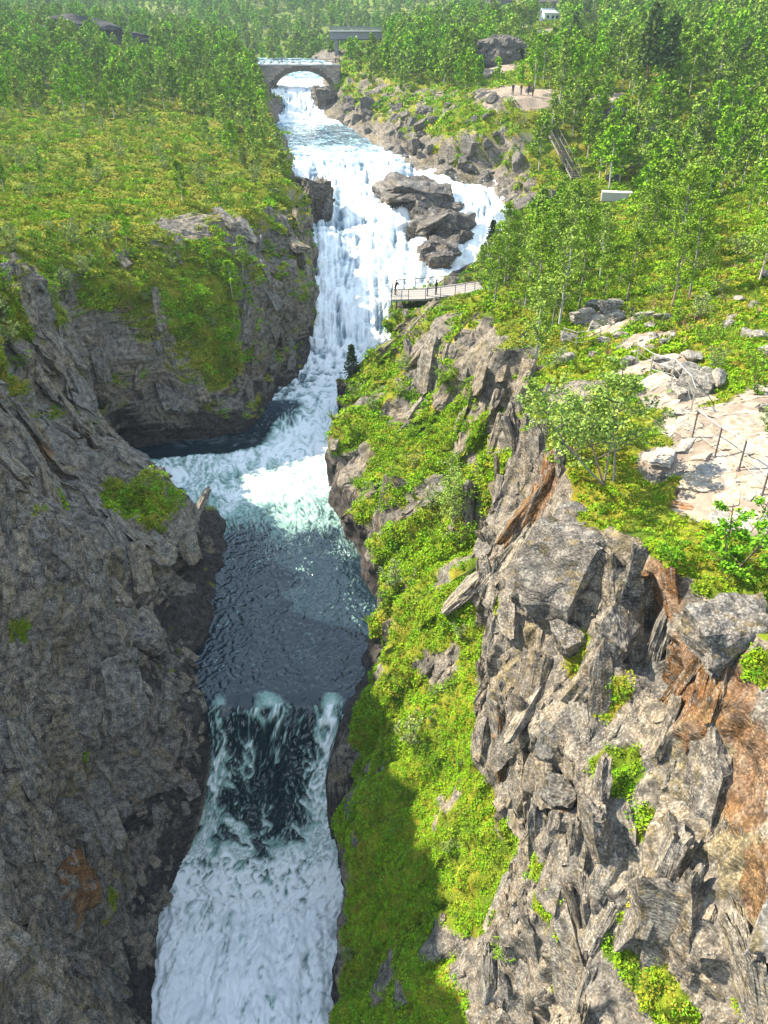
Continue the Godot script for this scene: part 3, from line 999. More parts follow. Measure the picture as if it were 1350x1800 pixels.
func rock_blocks(g: Grid, host: Node3D, s0: float, s1: float, d0: float, d1: float, density: float, spacing: float, most: int, low: float, high: float, along: Vector3, meshes: Array, mat: Material, r: RandomNumberGenerator) -> void:
	# blocks that stick out of the face, lying along its beds
	var spots := scatter(g, s0, s1, d0, d1, func(p, n, s): return density, spacing, r, false)
	for i in range(spots.size() - 1, 0, -1):
		var k := r.randi() % (i + 1)
		var swap = spots[i]
		spots[i] = spots[k]; spots[k] = swap
	var n_made := 0
	for i in spots.size():
		if n_made >= most: break
		var q: Array = spots[i]
		if g.green[q[2]] > 0.55 or g.green[q[2]] < -0.7: continue
		if g.pos[q[2]].y < CAM_Y + river_y.at(-q[0].z) + 2.5: continue
		n_made += 1
		var n: Vector3 = (q[1] + g.nor[maxi(q[2] - 3 * g.cols, 0)] + g.nor[mini(q[2] + 3 * g.cols, g.nor.size() - 1)]).normalized()
		var t := along - n * along.dot(n)
		if t.length() < 0.1: t = n.cross(Vector3.RIGHT)
		t = t.normalized().rotated(n, r.randfn() * 0.16)
		var w := n.cross(t)
		var size := low * pow(high / low, pow(r.randf(), 1.7))
		var b := Basis(w * size * r.randf_range(0.25, 0.6), n * size * r.randf_range(0.12, 0.25), t * size * r.randf_range(0.8, 1.7 if size < 1.2 else 1.15))
		b = Basis(t, clampf(r.randfn() * 0.2, -0.4, 0.4)) * Basis(w, clampf(r.randfn() * 0.07, -0.12, 0.12)) * b
		var o := obj("rock_block", rust_blocks[r.randi() % 2] if rusty(q[0]) else meshes[r.randi() % meshes.size()], mat, host)
		o.transform = Transform3D(b, q[0] - n * size * 0.08)

func loose_stones(g: Grid, host: Node3D, s0: float, s1: float, d0: float, d1: float, density: float, low: float, high: float, meshes: Array, mat: Material, on_path: bool, called: String, r: RandomNumberGenerator) -> void:
	# splinters and slabs too small or too many to tell apart, on the face or on the path
	var parts := []
	meshes = meshes + [rust_blocks[0]]
	for k in meshes.size(): parts.append([])
	for q in scatter(g, s0, s1, d0, d1, func(p, n, s): return density, 0.0, r, false):
		if on_path != (g.green[q[2]] < -0.7) or g.green[q[2]] > 0.5: continue
		var n: Vector3 = q[1]
		var t := n.cross(Vector3(r.randfn(), r.randfn() * 0.4, r.randfn())).normalized() if on_path else (Vector3(0.15, -1, 0.3) - n * n.dot(Vector3(0.15, -1, 0.3))).normalized().rotated(n, r.randfn() * 0.4)
		var w := n.cross(t)
		var size := low * pow(high / low, pow(r.randf(), 2.0))
		var flat := 0.12 if on_path else r.randf_range(0.25, 0.5)
		var b := Basis(t, r.randfn() * (0.05 if on_path else 0.35)) * Basis(w * size * r.randf_range(0.4, 0.8), n * size * flat, t * size)
		parts[meshes.size() - 1 if rusty(q[0]) else r.randi() % (meshes.size() - 1)].append(Transform3D(b, q[0] - n * size * 0.04))
	for k in meshes.size():
		if parts[k].is_empty(): continue
		var mm := MultiMesh.new()
		mm.transform_format = MultiMesh.TRANSFORM_3D
		mm.mesh = meshes[k]
		mm.instance_count = parts[k].size()
		for i in parts[k].size(): mm.set_instance_transform(i, parts[k][i])
		var o := MultiMeshInstance3D.new()
		o.name = called
		o.multimesh = mm
		o.material_override = mat
		o.set_meta("kind", "stuff")
		host.add_child(o, true)

# ---- plants ---------------------------------------------------------------------------------------------------------------
func leaf(st: SurfaceTool, at: Vector3, size: float, r: RandomNumberGenerator, c: Color, flat := 0.35) -> void:
	var n := Vector3(r.randfn(), absf(r.randfn()) + flat, r.randfn()).normalized()
	var a := n.cross(Vector3(r.randfn(), r.randfn(), r.randfn())).normalized()
	var b := n.cross(a)
	var w := size * r.randf_range(0.32, 0.46)
	var l := size * r.randf_range(0.75, 1.15) * 0.5
	st.set_color(c)
	var p0 := at - a * l; var p1 := at + b * w; var p2 := at + a * l; var p3 := at - b * w
	tri(st, p0, p1, p2, n); tri(st, p0, p2, p3, n)

func tint(c: Color, r: RandomNumberGenerator, k := 0.3) -> Color:
	var v := 1.0 + r.randf_range(-k, k)
	var y := r.randf_range(-0.14, 0.14)
	return Color(c.r * v * (1.0 + y), c.g * v, c.b * v * (1.0 - y))

func broadleaf(s: int, height: float, leaves: int, leaf_size: float, green: Color, bark: Color, bend: float, open: float, stems := 1, first := 0.22) -> Array:
	# [trunk mesh, crown mesh]: stems with rising limbs and twigs, leaves in sprays round the twigs
	var r := RandomNumberGenerator.new()
	r.seed = s
	var wood := begin()
	var crown := begin()
	var twigs := []
	for k in stems:
		var lean := Vector3(r.randfn(0, 1), 0, r.randfn(0, 1)) * bend * height * (1.0 if stems == 1 else 2.2)
		var h := height * (1.0 if k == 0 else r.randf_range(0.65, 1.0))
		var pts := []; var rad := []
		for i in 7:
			var t := i / 6.0
			pts.append(Vector3(0, -0.25, 0) + Vector3(lean.x * t * (1.4 - 0.4 * t), h * t + 0.25 * t, lean.z * t) + Vector3(r.randfn(), 0, r.randfn()) * 0.014 * height * t + Vector3(k * 0.07, 0, k * 0.05))
			rad.append(height * 0.0145 / sqrt(stems) * (1.0 - 0.85 * t) + 0.008)
		tube(wood, pts, rad, 6, tint(bark, r, 0.15), false)
		var n := int(13.0 / sqrt(stems)) + 3
		for i in n:
			var t := first + (0.97 - first) * (i + r.randf()) / n
			var at: Vector3 = pts[int(t * 6)].lerp(pts[mini(int(t * 6) + 1, 6)], t * 6 - int(t * 6))
			var an := i * 2.4 + r.randf() * 1.2
			var reach := height * open * (1.0 - pow(absf(t - 0.42) * 1.5, 1.7)) * r.randf_range(0.6, 1.15)
			reach = maxf(reach, height * 0.05)
			var out := Vector3(cos(an), r.randf_range(0.35, 1.0), sin(an)).normalized()
			var mid := at + out * reach * 0.55
			var tip := mid + (out + Vector3(r.randfn() * 0.25, r.randf_range(-0.35, 0.2), r.randfn() * 0.25)).normalized() * reach * 0.5
			tube(wood, [at, mid, tip], [height * 0.006, height * 0.004, 0.006], 4, tint(bark * 0.7, r, 0.2), false)
			for q in 3:
				var from := at.lerp(mid, r.randf_range(0.3, 1.0)) if q < 2 else mid
				var side := (out + Vector3(r.randfn(), r.randfn() * 0.5, r.randfn()) * 0.8).normalized()
				twigs.append([from, from + side * reach * r.randf_range(0.3, 0.6)])
			twigs.append([mid, tip])
	var tone := 1.0
	for i in leaves:
		if i % 14 == 0:
			tone = r.randf_range(0.72, 1.3)
		var w = twigs[(i / 14 * 7 + i % 2) % twigs.size()] if r.randf() < 0.8 else twigs[r.randi() % twigs.size()]
		var p: Vector3 = w[0].lerp(w[1], r.randf_range(0.25, 1.1)) + Vector3(r.randfn(), r.randfn() * 0.8, r.randfn()) * height * 0.026
		p.y = maxf(p.y, 0.05)
		leaf(crown, p, leaf_size * r.randf_range(0.7, 1.3), r, tint(green * tone, r, 0.25))
	return [wood.commit(), crown.commit()]

func conifer(s: int, height: float, whorls: int, spread: float, first: float, sprays: int, size: float, green: Color, bark: Color, droop: float) -> Array:
	var r := RandomNumberGenerator.new()
	r.seed = s
	var wood := begin()
	var crown := begin()
	var lean := Vector3(r.randfn(), 0, r.randfn()) * 0.02 * height
	tube(wood, [Vector3(0, -0.3, 0), lean * 0.5 + Vector3(0, height * 0.5, 0), lean + Vector3(0, height, 0)], [height * 0.018, height * 0.012, 0.01], 6, bark, false)
	for i in whorls:
		var t := first + (0.98 - first) * i / whorls
		var n := 5 + r.randi() % 3
		for k in n:
			var an := TAU * (k + r.randf() * 0.5) / n + i
			var reach := height * spread * (1.02 - (t - first) / (1.0 - first)) * r.randf_range(0.65, 1.15) + 0.1
			if droop < 0.0:
				reach = height * spread * sqrt(maxf(1.02 - (t - first) / (1.0 - first), 0.0)) * r.randf_range(0.45, 1.15)
			var at := lean * t + Vector3(0, height * t, 0)
			var out := Vector3(cos(an), -droop, sin(an)).normalized()
			var tip := at + out * reach
			tube(wood, [at, tip], [height * 0.004, 0.006], 3, bark, false)
			for q in sprays:
				var f := r.randf_range(0.2, 1.05)
				leaf(crown, at.lerp(tip, f) + Vector3(r.randfn(), r.randfn() * 0.7, r.randfn()) * height * 0.014 * (1.6 if droop < 0.0 else 1.0), size * r.randf_range(0.7, 1.3), r, tint(green, r, 0.35), 0.15)
	return [wood.commit(), crown.commit()]

func clump_mesh(s: int, n: int, size: float, spread: float, tall: float) -> ArrayMesh:
	# low leafy plant; colours come with each copy, here only a spread of tones
	var r := RandomNumberGenerator.new()
	r.seed = s
	var st := begin()
	for i in n:
		var an := r.randf() * TAU
		var q := sqrt(r.randf()) * spread
		var p := Vector3(cos(an) * q, tall * (1.0 - 0.7 * q * q / (spread * spread)) * r.randf_range(0.25, 1.0), sin(an) * q)
		leaf(st, p, size * r.randf_range(0.6, 1.3), r, tint(Color(0.85, 0.85, 0.85), r, 0.3), 0.6)
	return st.commit()

func tuft_mesh(s: int, n: int, tall: float, spread: float) -> ArrayMesh:
	var r := RandomNumberGenerator.new()
	r.seed = s
	var st := begin()
	for i in n:
		var an := r.randf() * TAU
		var root := Vector3(cos(an), 0, sin(an)) * r.randf() * spread * 0.6
		var h := tall * r.randf_range(0.5, 1.0)
		var out := Vector3(cos(an) + r.randfn() * 0.4, 0, sin(an) + r.randfn() * 0.4) * spread * r.randf_range(0.3, 1.0)
		var side := Vector3(-sin(an), 0, cos(an)) * (0.012 + 0.03 * tall)
		var mid := root + out * 0.4 + Vector3(0, h * 0.7, 0)
		var tip := root + out + Vector3(0, h, 0)
		st.set_color(tint(Color(0.85, 0.85, 0.85), r, 0.3))
		var nn := (mid - root).cross(side).normalized()
		tri(st, root - side, root + side, mid + side * 0.7, nn)
		tri(st, root - side, mid + side * 0.7, mid - side * 0.7, nn)
		tri(st, mid - side * 0.7, mid + side * 0.7, tip, nn)
	return st.commit()

func scatter(g: Grid, s0: float, s1: float, d0: float, d1: float, density: Callable, spacing: float, r: RandomNumberGenerator, need_green := true) -> Array:
	# random places of a bank: [point, normal, vertex number]
	var out := []
	var hash := {}
	for i in range(1, g.rows - 1):
		var d := -g.pos[i * g.cols].z
		if d < d0 or d > d1: continue
		for j in range(1, g.cols - 1):
			var id := i * g.cols + j
			var s := g.seg[id]
			if s < s0 or s > s1: continue
			if need_green and g.green[id] < 0.5: continue
			var p := g.pos[id]
			var area := (g.pos[id + 1] - p).cross(g.pos[id + g.cols] - p).length()
			var q: float = density.call(p, g.nor[id], s)
			var want := area * q
			while want > 0.0:
				if want < 1.0 and r.randf() > want: break
				want -= 1.0
				var at := p + (g.pos[id + 1] - p) * r.randf() + (g.pos[id + g.cols] - p) * r.randf()
				var sc := proj(at)
				if sc.x < -160 or sc.x > 1510 or sc.y < -120 or sc.y > 1960: continue
				if spacing > 0.0:
					var key := Vector2i(int(floor(at.x / spacing)), int(floor(at.z / spacing)))
					var free := true
					for a in [-1, 0, 1]:
						for b in [-1, 0, 1]:
							var o = hash.get(key + Vector2i(a, b))
							if o != null and o.distance_squared_to(at) < spacing * spacing: free = false
					if not free: continue
					hash[key] = at
				out.append([at, g.nor[id], id])
	return out

func stuff(called: String, label: String, category: String, mesh: Mesh, mat: Material, places: Array) -> void:
	# places: [transform, colour]
	if places.is_empty(): return
	var mm := MultiMesh.new()
	mm.transform_format = MultiMesh.TRANSFORM_3D
	mm.use_colors = true
	mm.mesh = mesh
	mm.instance_count = places.size()
	for i in places.size():
		mm.set_instance_transform(i, places[i][0])
		mm.set_instance_color(i, places[i][1])
	var o := MultiMeshInstance3D.new()
	o.name = numbered(called)
	o.multimesh = mm
	o.material_override = mat
	add_child(o)
	tag(o, label, category, "", "stuff")

func upright(n: Vector3, k: float) -> Basis:
	# a basis whose y leans from the vertical towards n
	var y := Vector3.UP.lerp(n, k).normalized()
	var x := y.cross(Vector3(0, 0, 1)).normalized()
	return Basis(x, y, x.cross(y))

func plant_spot(at: Vector3, r: RandomNumberGenerator, scale: float, n := Vector3.UP, k := 0.0) -> Transform3D:
	return Transform3D(upright(n, k) * Basis(Vector3.UP, r.randf() * TAU) * Basis.from_scale(Vector3(scale, scale * r.randf_range(0.85, 1.2), scale)), at)

var kinds := {}          # name of a kind -> [[trunk mesh, crown mesh], ...]
var m_leaf: StandardMaterial3D
var m_wood: StandardMaterial3D
var m_needle: StandardMaterial3D

func make_plants() -> void:
	m_leaf = vertex_material(0.8, true, 0.5)
	m_needle = vertex_material(0.75, true, 0.12)
	m_wood = vertex_material(0.9)
	var birch := Color(0.155, 0.25, 0.025)
	var pale := Color(0.2, 0.285, 0.05)
	var fresh := Color(0.17, 0.32, 0.015)
	var grey := Color(0.21, 0.27, 0.1)
	var white := Color(0.42, 0.4, 0.36)
	var brown := Color(0.14, 0.11, 0.085)
	kinds["birch_near"] = []
	kinds["birch"] = []
	kinds["birch_far"] = []
	for i in 5:
		kinds["birch_near"].append(broadleaf(300 + i, 6.0, 2600, 0.15, pale if i % 2 else birch, white if i % 2 else Color(0.25, 0.22, 0.19), 0.035, 0.27))
	for i in 6:
		kinds["birch"].append(broadleaf(320 + i, 6.0, 1500, 0.27, [birch, pale, fresh][i % 3], white, 0.03, 0.25))
	for i in 6:
		kinds["birch_far"].append(broadleaf(340 + i, 6.0, 650, 0.46, [birch, pale, fresh][i % 3] * 1.05, Color(0.3, 0.28, 0.25), 0.02, 0.26))
	kinds["willow"] = []
	for i in 4:
		kinds["willow"].append(broadleaf(360 + i, 2.0, 1100, 0.11, grey if i % 2 else Color(0.16, 0.28, 0.025), brown, 0.12, 0.36, 4, 0.12))
	kinds["willow_near"] = []
	for i in 2:
		kinds["willow_near"].append(broadleaf(370 + i, 3.2, 4200, 0.095, Color(0.21, 0.3, 0.065), Color(0.22, 0.19, 0.16), 0.16, 0.42, 4, 0.3))
	kinds["rowan"] = [broadleaf(380, 1.9, 3600, 0.085, Color(0.13, 0.29, 0.02), brown, 0.14, 0.42, 5, 0.1)]
	kinds["pine"] = [conifer(390, 9.0, 11, 0.2, 0.35, 26, 0.42, Color(0.085, 0.13, 0.04), Color(0.2, 0.12, 0.075), -0.25), conifer(391, 9.0, 10, 0.17, 0.4, 26, 0.42, Color(0.09, 0.135, 0.045), Color(0.17, 0.11, 0.08), -0.3)]
	kinds["spruce"] = [conifer(395, 3.0, 16, 0.29, 0.06, 20, 0.16, Color(0.035, 0.065, 0.03), Color(0.12, 0.09, 0.07), 0.12)]
	stage("plant meshes")

var openings := []  # [column, row, half width, half height, depth]
var trees := []   # every wanted tree: [kind class, transform, region, size in the picture]

func want(kind: String, at: Vector3, height: float, region: String, r: RandomNumberGenerator, base_height: float) -> void:
	var q := proj(at)
	var tall := F * height * 1.1 / q.z
	for e in openings:
		# trees leave these clearings and views open
		if q.z < e[4] and absf(q.x - e[0]) < e[2] + 0.2 * tall and q.y > e[1] - e[3] and q.y - tall < e[1] + e[3]: return
	var k := height / base_height
	trees.append([kind, Transform3D(Basis(Vector3.UP, r.randf() * TAU) * Basis.from_scale(Vector3(k, k * r.randf_range(0.9, 1.15), k)), at - Vector3(0, 0.05, 0)), region, height / q.z])

func want_px(kind: String, u: float, v: float, height: float, region: String, base_height: float) -> void:
	want(kind, ground(u, v)[0], height, region, rng, base_height)

const TREE_WORDS := {
	"moor": ["willow_shrub", "low grey-green willow shrub on the open mossy heath", "shrub", "willow shrubs on the heath"],
	"cliff": ["cliff_shrub", "small leafy shrub rooted in the steep green cliff above the pool", "shrub", "shrubs on the cliffs"],
	"walls": ["wall_shrub", "small shrub clinging to the shaded rock wall across the pool", "shrub", "shrubs on the shaded wall"],
	"grove": ["birch_tree", "slender birch with pale trunk in the grove beside the boulder path", "tree", "birches of the grove by the path"],
	"rightwood": ["birch_tree", "birch on the wooded slope between the wide cascade and the road", "tree", "birches on the wooded slope"],
	"leftwood": ["birch_tree", "birch in the wood at the back of the open heath", "tree", "birches behind the heath"],
	"bankwood": ["birch_tree", "birch on the river bank below the stone arch bridge", "tree", "birches by the stone bridge"],
	"pines": ["pine_tree", "dark tall pine standing among the birches near the gravel clearing", "tree", "pines near the clearing"],
	"terrace": ["path_shrub", "leafy green bush beside the trodden rock path with boulders", "shrub", "bushes along the path"]}

const ORDINALS := ["first", "second", "third", "fourth", "fifth", "sixth", "seventh", "eighth", "ninth", "tenth"]

func sort_out(things: Array, marks: Array, noun: String, crowd: String) -> void:
	# each thing is told by how many of its kind stand between it and a landmark: [name, point]
	var by := {}
	for o in things:
		var best := 0
		for i in marks.size():
			if o.position.distance_squared_to(marks[i][1]) < o.position.distance_squared_to(marks[best][1]): best = i
		if not by.has(best): by[best] = []
		by[best].append(o)
	for i in by:
		var mark: Array = marks[i]
		by[i].sort_custom(func(a, b): return a.position.distance_squared_to(mark[1]) < b.position.distance_squared_to(mark[1]))
		for k in by[i].size():
			var o: Node3D = by[i][k]
			if k < ORDINALS.size():
				o.set_meta("label", "%s %s out from %s" % [ORDINALS[k], noun, mark[0]])
			else:
				o.set_meta("label", "%s in the %s around %s, beyond the tenth" % [noun, crowd, mark[0]])
			o.set_meta("group", "%s around %s" % [noun, mark[0]])

var single_trees := {}    # name -> nodes

func plant_trees() -> void:
	trees.sort_custom(func(a, b): return a[3] > b[3])
	var made := {}
	var sources := {}
	var rest := {}
	for t in trees:
		var region: String = t[2]
		var called: String = TREE_WORDS[region][0]
		var pick: int = hash(t[1].origin) % kinds[t[0]].size()
		if not made.has(called): made[called] = 0
		if made[called] >= 290 or (region in ["rightwood", "leftwood"] and t[3] < 0.017):
			var far: String = "birch_far" if t[0].begins_with("birch") else t[0]
			if far == "birch_far": pick = hash(t[1].origin) % kinds[far].size()
			var key := far + str(pick)
			if not rest.has(key): rest[key] = [far, pick, []]
			rest[key][2].append(t)
			continue
		made[called] += 1
		var skey := "%s%d%s" % [t[0], pick, region]
		var made_one: Node3D
		if sources.has(skey):
			made_one = copy_of(sources[skey], t[1])
		else:
			var w: Array = TREE_WORDS[region]
			var o := thing(called, w[1], w[2], Vector3.ZERO, 0.0, w[3])
			o.transform = t[1]
			obj("trunk", kinds[t[0]][pick][0], m_wood, o)
			obj("crown", kinds[t[0]][pick][1], m_needle if t[0] in ["pine", "spruce"] else m_leaf, o)
			sources[skey] = o
			made_one = o
		if not single_trees.has(called): single_trees[called] = []
		single_trees[called].append(made_one)
	for key in rest:
		var q: Array = rest[key]
		var joined := begin()
		joined.append_from(kinds[q[0]][q[1]][0], 0, Transform3D.IDENTITY)
		joined.append_from(kinds[q[0]][q[1]][1], 0, Transform3D.IDENTITY)
		var spots := []
		for t in q[2]:
			var v := rng.randf_range(0.8, 1.2)
			spots.append([t[1], Color(v * rng.randf_range(0.92, 1.1), v, v * 0.95)])
		stuff("forest", "far mass of birch wood covering the hillsides behind the river", "forest", joined.commit(), m_leaf, spots)
	print("trees ", trees.size(), " single ", made)

# ---- hills behind -----------------------------------------------------------------------------------------------------------
func hill_y(x: float, d: float) -> float:
	var side := absf(x + 25.0)
	var y := 9.0 + (d - 335.0) * 0.13 + clampf(side - 20.0, 0.0, 400.0) * (0.05 if x < -25.0 else 0.1) * smoothstep(300.0, 420.0, d)
	y += pow(maxf(d - 450.0, 0.0) / 100.0, 1.6) * 5.0
	return y + CAM_Y + n_big.get_noise_2d(x * 0.25, d * 0.25) * 9.0 * smoothstep(330.0, 480.0, d) - 4.0

func make_hills(mat: Material) -> Grid:
	var g := Grid.new()
	g.rows = 70; g.cols = 121
	for i in g.rows:
		var d := 318.0 + 900.0 * pow(i / 69.0, 1.4)
		for j in g.cols:
			var x := (j - 60) * (5.0 + d * 0.012)
			g.pos.append(Vector3(x, hill_y(x, d), -d))
			g.green.append(1.0); g.seg.append(0.5)
			var k := clampf(0.5 + n_patch.get_noise_2d(x * 0.3, d * 0.3) * 1.6, 0, 1)
			g.col.append(Color(0.13, 0.21, 0.025).lerp(Color(0.25, 0.3, 0.04), k))
	g.nor.resize(g.pos.size())
	for i in g.rows:
		for j in g.cols:
			var a := g.pos[i * g.cols + mini(j + 1, g.cols - 1)] - g.pos[i * g.cols + maxi(j - 1, 0)]
			var b := g.pos[mini(i + 1, g.rows - 1) * g.cols + j] - g.pos[maxi(i - 1, 0) * g.cols + j]
			g.nor[i * g.cols + j] = a.cross(b).normalized()
	var o := obj("hills", grid_mesh(g, [mat, mat, mat]), null)
	o.set_meta("kind", "structure")
	return g

# ---- built things ----------------------------------------------------------------------------------------------------------------
func piece(called: String, parent: Node, mat: Material, fill: Callable) -> MeshInstance3D:
	var st := begin()
	st.set_color(Color.WHITE)
	fill.call(st)
	return obj(called, st.commit(), mat, parent)

func stone_bridge(mat_wall: Material, mat_deck: Material, mat_iron: Material) -> void:
	var d := 236.0
	var l := px(408, 112, d)
	var r := px(598, 112, d)
	var a0 := px(481, 150, d).x
	var a1 := px(583, 150, d).x
	var spring := px(530, 162, d).y
	var crown_y := px(530, 125, d).y
	var deck_y := px(530, 113, d).y
	var half := 2.2
	var o := thing("stone_bridge", "old stone arch bridge with thin iron railing spanning the river above the small fall", "bridge", Vector3((l.x + r.x) / 2.0, spring, -d))
	var cx := o.position.x
	var low := -9.0
	var top := deck_y - spring - 0.35
	var cols := []
	var n := 90
	for i in n + 1:
		var x := lerpf(l.x, r.x, float(i) / n)
		var y := low
		if x > a0 and x < a1:
			var t := (x - (a0 + a1) / 2.0) / ((a1 - a0) / 2.0)
			y = maxf(low, (crown_y - spring) * sqrt(maxf(1.0 - t * t, 0.0)))
		cols.append([x - cx, y])
	piece("wall", o, mat_wall, func(st):
		for i in n:
			var p = cols[i]; var q = cols[i + 1]
			if (p[1] <= low) != (q[1] <= low):
				var xx: float = q[0] if p[1] <= low else p[0]
				p = [p[0], p[1]]; q = [q[0], q[1]]
			for z in [half, -half]:
				quad(st, Vector3(p[0], p[1], z), Vector3(q[0], q[1], z), Vector3(q[0], top, z), Vector3(p[0], top, z), Vector3(0, 0, z))
			quad(st, Vector3(p[0], p[1], half), Vector3(q[0], q[1], half), Vector3(q[0], q[1], -half), Vector3(p[0], p[1], -half), Vector3(0, -1, 0.001)))
	piece("arch_ring", o, mat_wall, func(st):
		var m := 30
		for i in m:
			var b0 := PI * i / m
			var b1 := PI * (i + 0.93) / m
			var hw := (a1 - a0) / 2.0
			var hh := crown_y - spring
			var mx := (a0 + a1) / 2.0 - cx
			var q0 := Vector3(mx + cos(b0) * hw, sin(b0) * hh, 0); var q1 := Vector3(mx + cos(b1) * hw, sin(b1) * hh, 0)
			var q2 := Vector3(mx + cos(b1) * (hw + 0.75), sin(b1) * (hh + 0.75), 0); var q3 := Vector3(mx + cos(b0) * (hw + 0.75), sin(b0) * (hh + 0.75), 0)
			var z := Vector3(0, 0, half + 0.12)
			var zb := Vector3(0, 0, half - 0.1)
			quad(st, q0 + z, q1 + z, q2 + z, q3 + z, Vector3(0, 0, 1))
			quad(st, q3 + z, q2 + z, q2 + zb, q3 + zb, (q2 - q1))
			quad(st, q0 + z, q1 + z, q1 + zb, q0 + zb, (q1 - q2)))
	# coursed stones of the face, each a little proud of the wall or sunk
	var sr := RandomNumberGenerator.new()
	sr.seed = 55
	var face := begin()
	var y0 := low
	while y0 < top - 0.1:
		var hh := minf(sr.randf_range(0.42, 0.62), top - y0)
		var x0 := l.x - cx
		while x0 < r.x - cx:
			var ww := minf(sr.randf_range(0.6, 1.4), r.x - cx - x0)
			var mx := x0 + ww / 2.0
			var tt := (mx + cx - (a0 + a1) / 2.0) / ((a1 - a0) / 2.0 + 0.9)
			if absf(tt) > 1.0 or y0 > (crown_y - spring + 0.85) * sqrt(1.0 - tt * tt):
				face.set_color(Color(0.3, 0.25, 0.2).lerp(Color(0.2, 0.185, 0.17), sr.randf()) * sr.randf_range(0.8, 1.25))
				box(face, Vector3(mx, y0 + hh / 2.0, half), Vector3(ww - 0.05, hh - 0.05, sr.randf_range(0.08, 0.26)))
			x0 += ww
		y0 += hh
	var fs := obj("facing_stones", face.commit(), vertex_material(0.95), o)
	fs.set_meta("kind", "stuff")
	piece("deck", o, mat_deck, func(st): box(st, Vector3(0, top + 0.175, 0), Vector3(r.x - l.x, 0.35, half * 2.0 + 0.5), Basis.IDENTITY, 0.05))
	for s in [-1.0, 1.0]:
		for i in 17:
			piece("railing_post", o, mat_iron, func(st): box(st, Vector3(lerpf(l.x, r.x, i / 16.0) - cx, top + 0.9, s * half), Vector3(0.08, 1.1, 0.08)))
		for y in [0.9, 1.45]:
			piece("rail", o, mat_iron, func(st): box(st, Vector3(0, top + y, s * (half + 0.06)), Vector3(r.x - l.x, 0.07, 0.05)))

func road_bridge(grey: Material, light: Material) -> void:
	var d := 322.0
	var a := px(600, 56, d)
	var b := px(690, 56, d)
	var o := thing("road_bridge", "flat grey concrete road bridge with guard rail behind the trees", "bridge", Vector3((a.x + b.x) / 2.0, a.y, -d))
	var len := b.x - a.x + 8.0
	piece("deck", o, light, func(st): box(st, Vector3(0, 0.1, 0), Vector3(len, 0.5, 8.0), Basis.IDENTITY, 0.04))
	piece("girder", o, grey, func(st): box(st, Vector3(0, -1.3, 3.0), Vector3(len, 2.2, 0.6)); box(st, Vector3(0, -1.3, -3.0), Vector3(len, 2.2, 0.6)))
	for s in [-1.0, 1.0]:
		piece("guard_rail", o, grey, func(st):
			box(st, Vector3(0, 1.2, s * 3.8), Vector3(len, 0.35, 0.08))
			for i in 14: box(st, Vector3((i / 13.0 - 0.5) * (len - 0.4), 0.75, s * 3.72), Vector3(0.12, 0.85, 0.08)))
	for x in [-0.42, 0.42]:
		piece("pier", o, grey, func(st): box(st, Vector3(x * len, -7.0, 0), Vector3(1.2, 9.0, 5.0)))

func platform(grey: Material, iron: Material) -> Node3D:
	# deck that juts out over the water; its corner points in the plan, then its railings
	var y := px(690, 520, 87.0).y
	var near := [px(688, 520, 85.2), px(748, 520, 85.6), px(800, 520, 87.4), px(850, 520, 90.0)]
	var far := [px(690, 520, 90.0), px(730, 520, 90.6), px(780, 520, 92.0), px(838, 520, 94.6)]
	var o := thing("viewing_platform", "grey steel viewing platform with railings jutting out over the wide cascade", "platform", Vector3(near[0].x, y, near[0].z))
	var rel := func(p: Vector3, h: float) -> Vector3: return Vector3(p.x - near[0].x, h, p.z - near[0].z)
	piece("deck", o, grey, func(st):
		for i in 3:
			for h in [0.0, -0.22]:
				quad(st, rel.call(near[i], h), rel.call(near[i + 1], h), rel.call(far[i + 1], h), rel.call(far[i], h), Vector3(0, 1 if h == 0.0 else -1, 0))
			quad(st, rel.call(near[i], 0.0), rel.call(near[i + 1], 0.0), rel.call(near[i + 1], -0.22), rel.call(near[i], -0.22), Vector3(0, 0, 1))
			quad(st, rel.call(far[i], 0.0), rel.call(far[i + 1], 0.0), rel.call(far[i + 1], -0.22), rel.call(far[i], -0.22), Vector3(0, 0, -1))
		quad(st, rel.call(near[0], 0.0), rel.call(far[0], 0.0), rel.call(far[0], -0.22), rel.call(near[0], -0.22), Vector3(-1, 0, 0)))
	var line := [far[3], far[2], far[1], far[0], near[0], near[1], near[2], near[3]]
	for i in 7:
		var p: Vector3 = rel.call(line[i], 0.0); var q: Vector3 = rel.call(line[i + 1], 0.0)
		var m := maxi(2, int((q - p).length() / 1.35))
		for k in m:
			var at := p.lerp(q, float(k) / m)
			piece("post", o, iron, func(st): box(st, at + Vector3(0, 0.42, 0), Vector3(0.07, 1.4, 0.07)))
		for h in [0.35, 0.6, 0.85]:
			piece("wire", o, iron, func(st): tube(st, [p + Vector3(0, h, 0), q + Vector3(0, h, 0)], [0.012, 0.012], 4))
		piece("handrail", o, iron, func(st): tube(st, [p + Vector3(0, 1.13, 0), q + Vector3(0, 1.13, 0)], [0.045, 0.045], 6))
	for k in 4:
		var at: Vector3 = rel.call(near[0].lerp(near[1], k / 3.0), 0.0)
		piece("bracket", o, iron, func(st): tube(st, [at + Vector3(0, -0.25, -0.1), at + Vector3(0.2, -1.5, -1.2)], [0.07, 0.07], 5))
	for k in 3:
		var at: Vector3 = rel.call(near[0].lerp(far[1], 0.2 + 0.35 * k), 0.0)
		piece("support", o, iron, func(st): tube(st, [at + Vector3(0, -0.22, 0), at + Vector3(0, -4.0, 0)], [0.09, 0.09], 6))
	return o

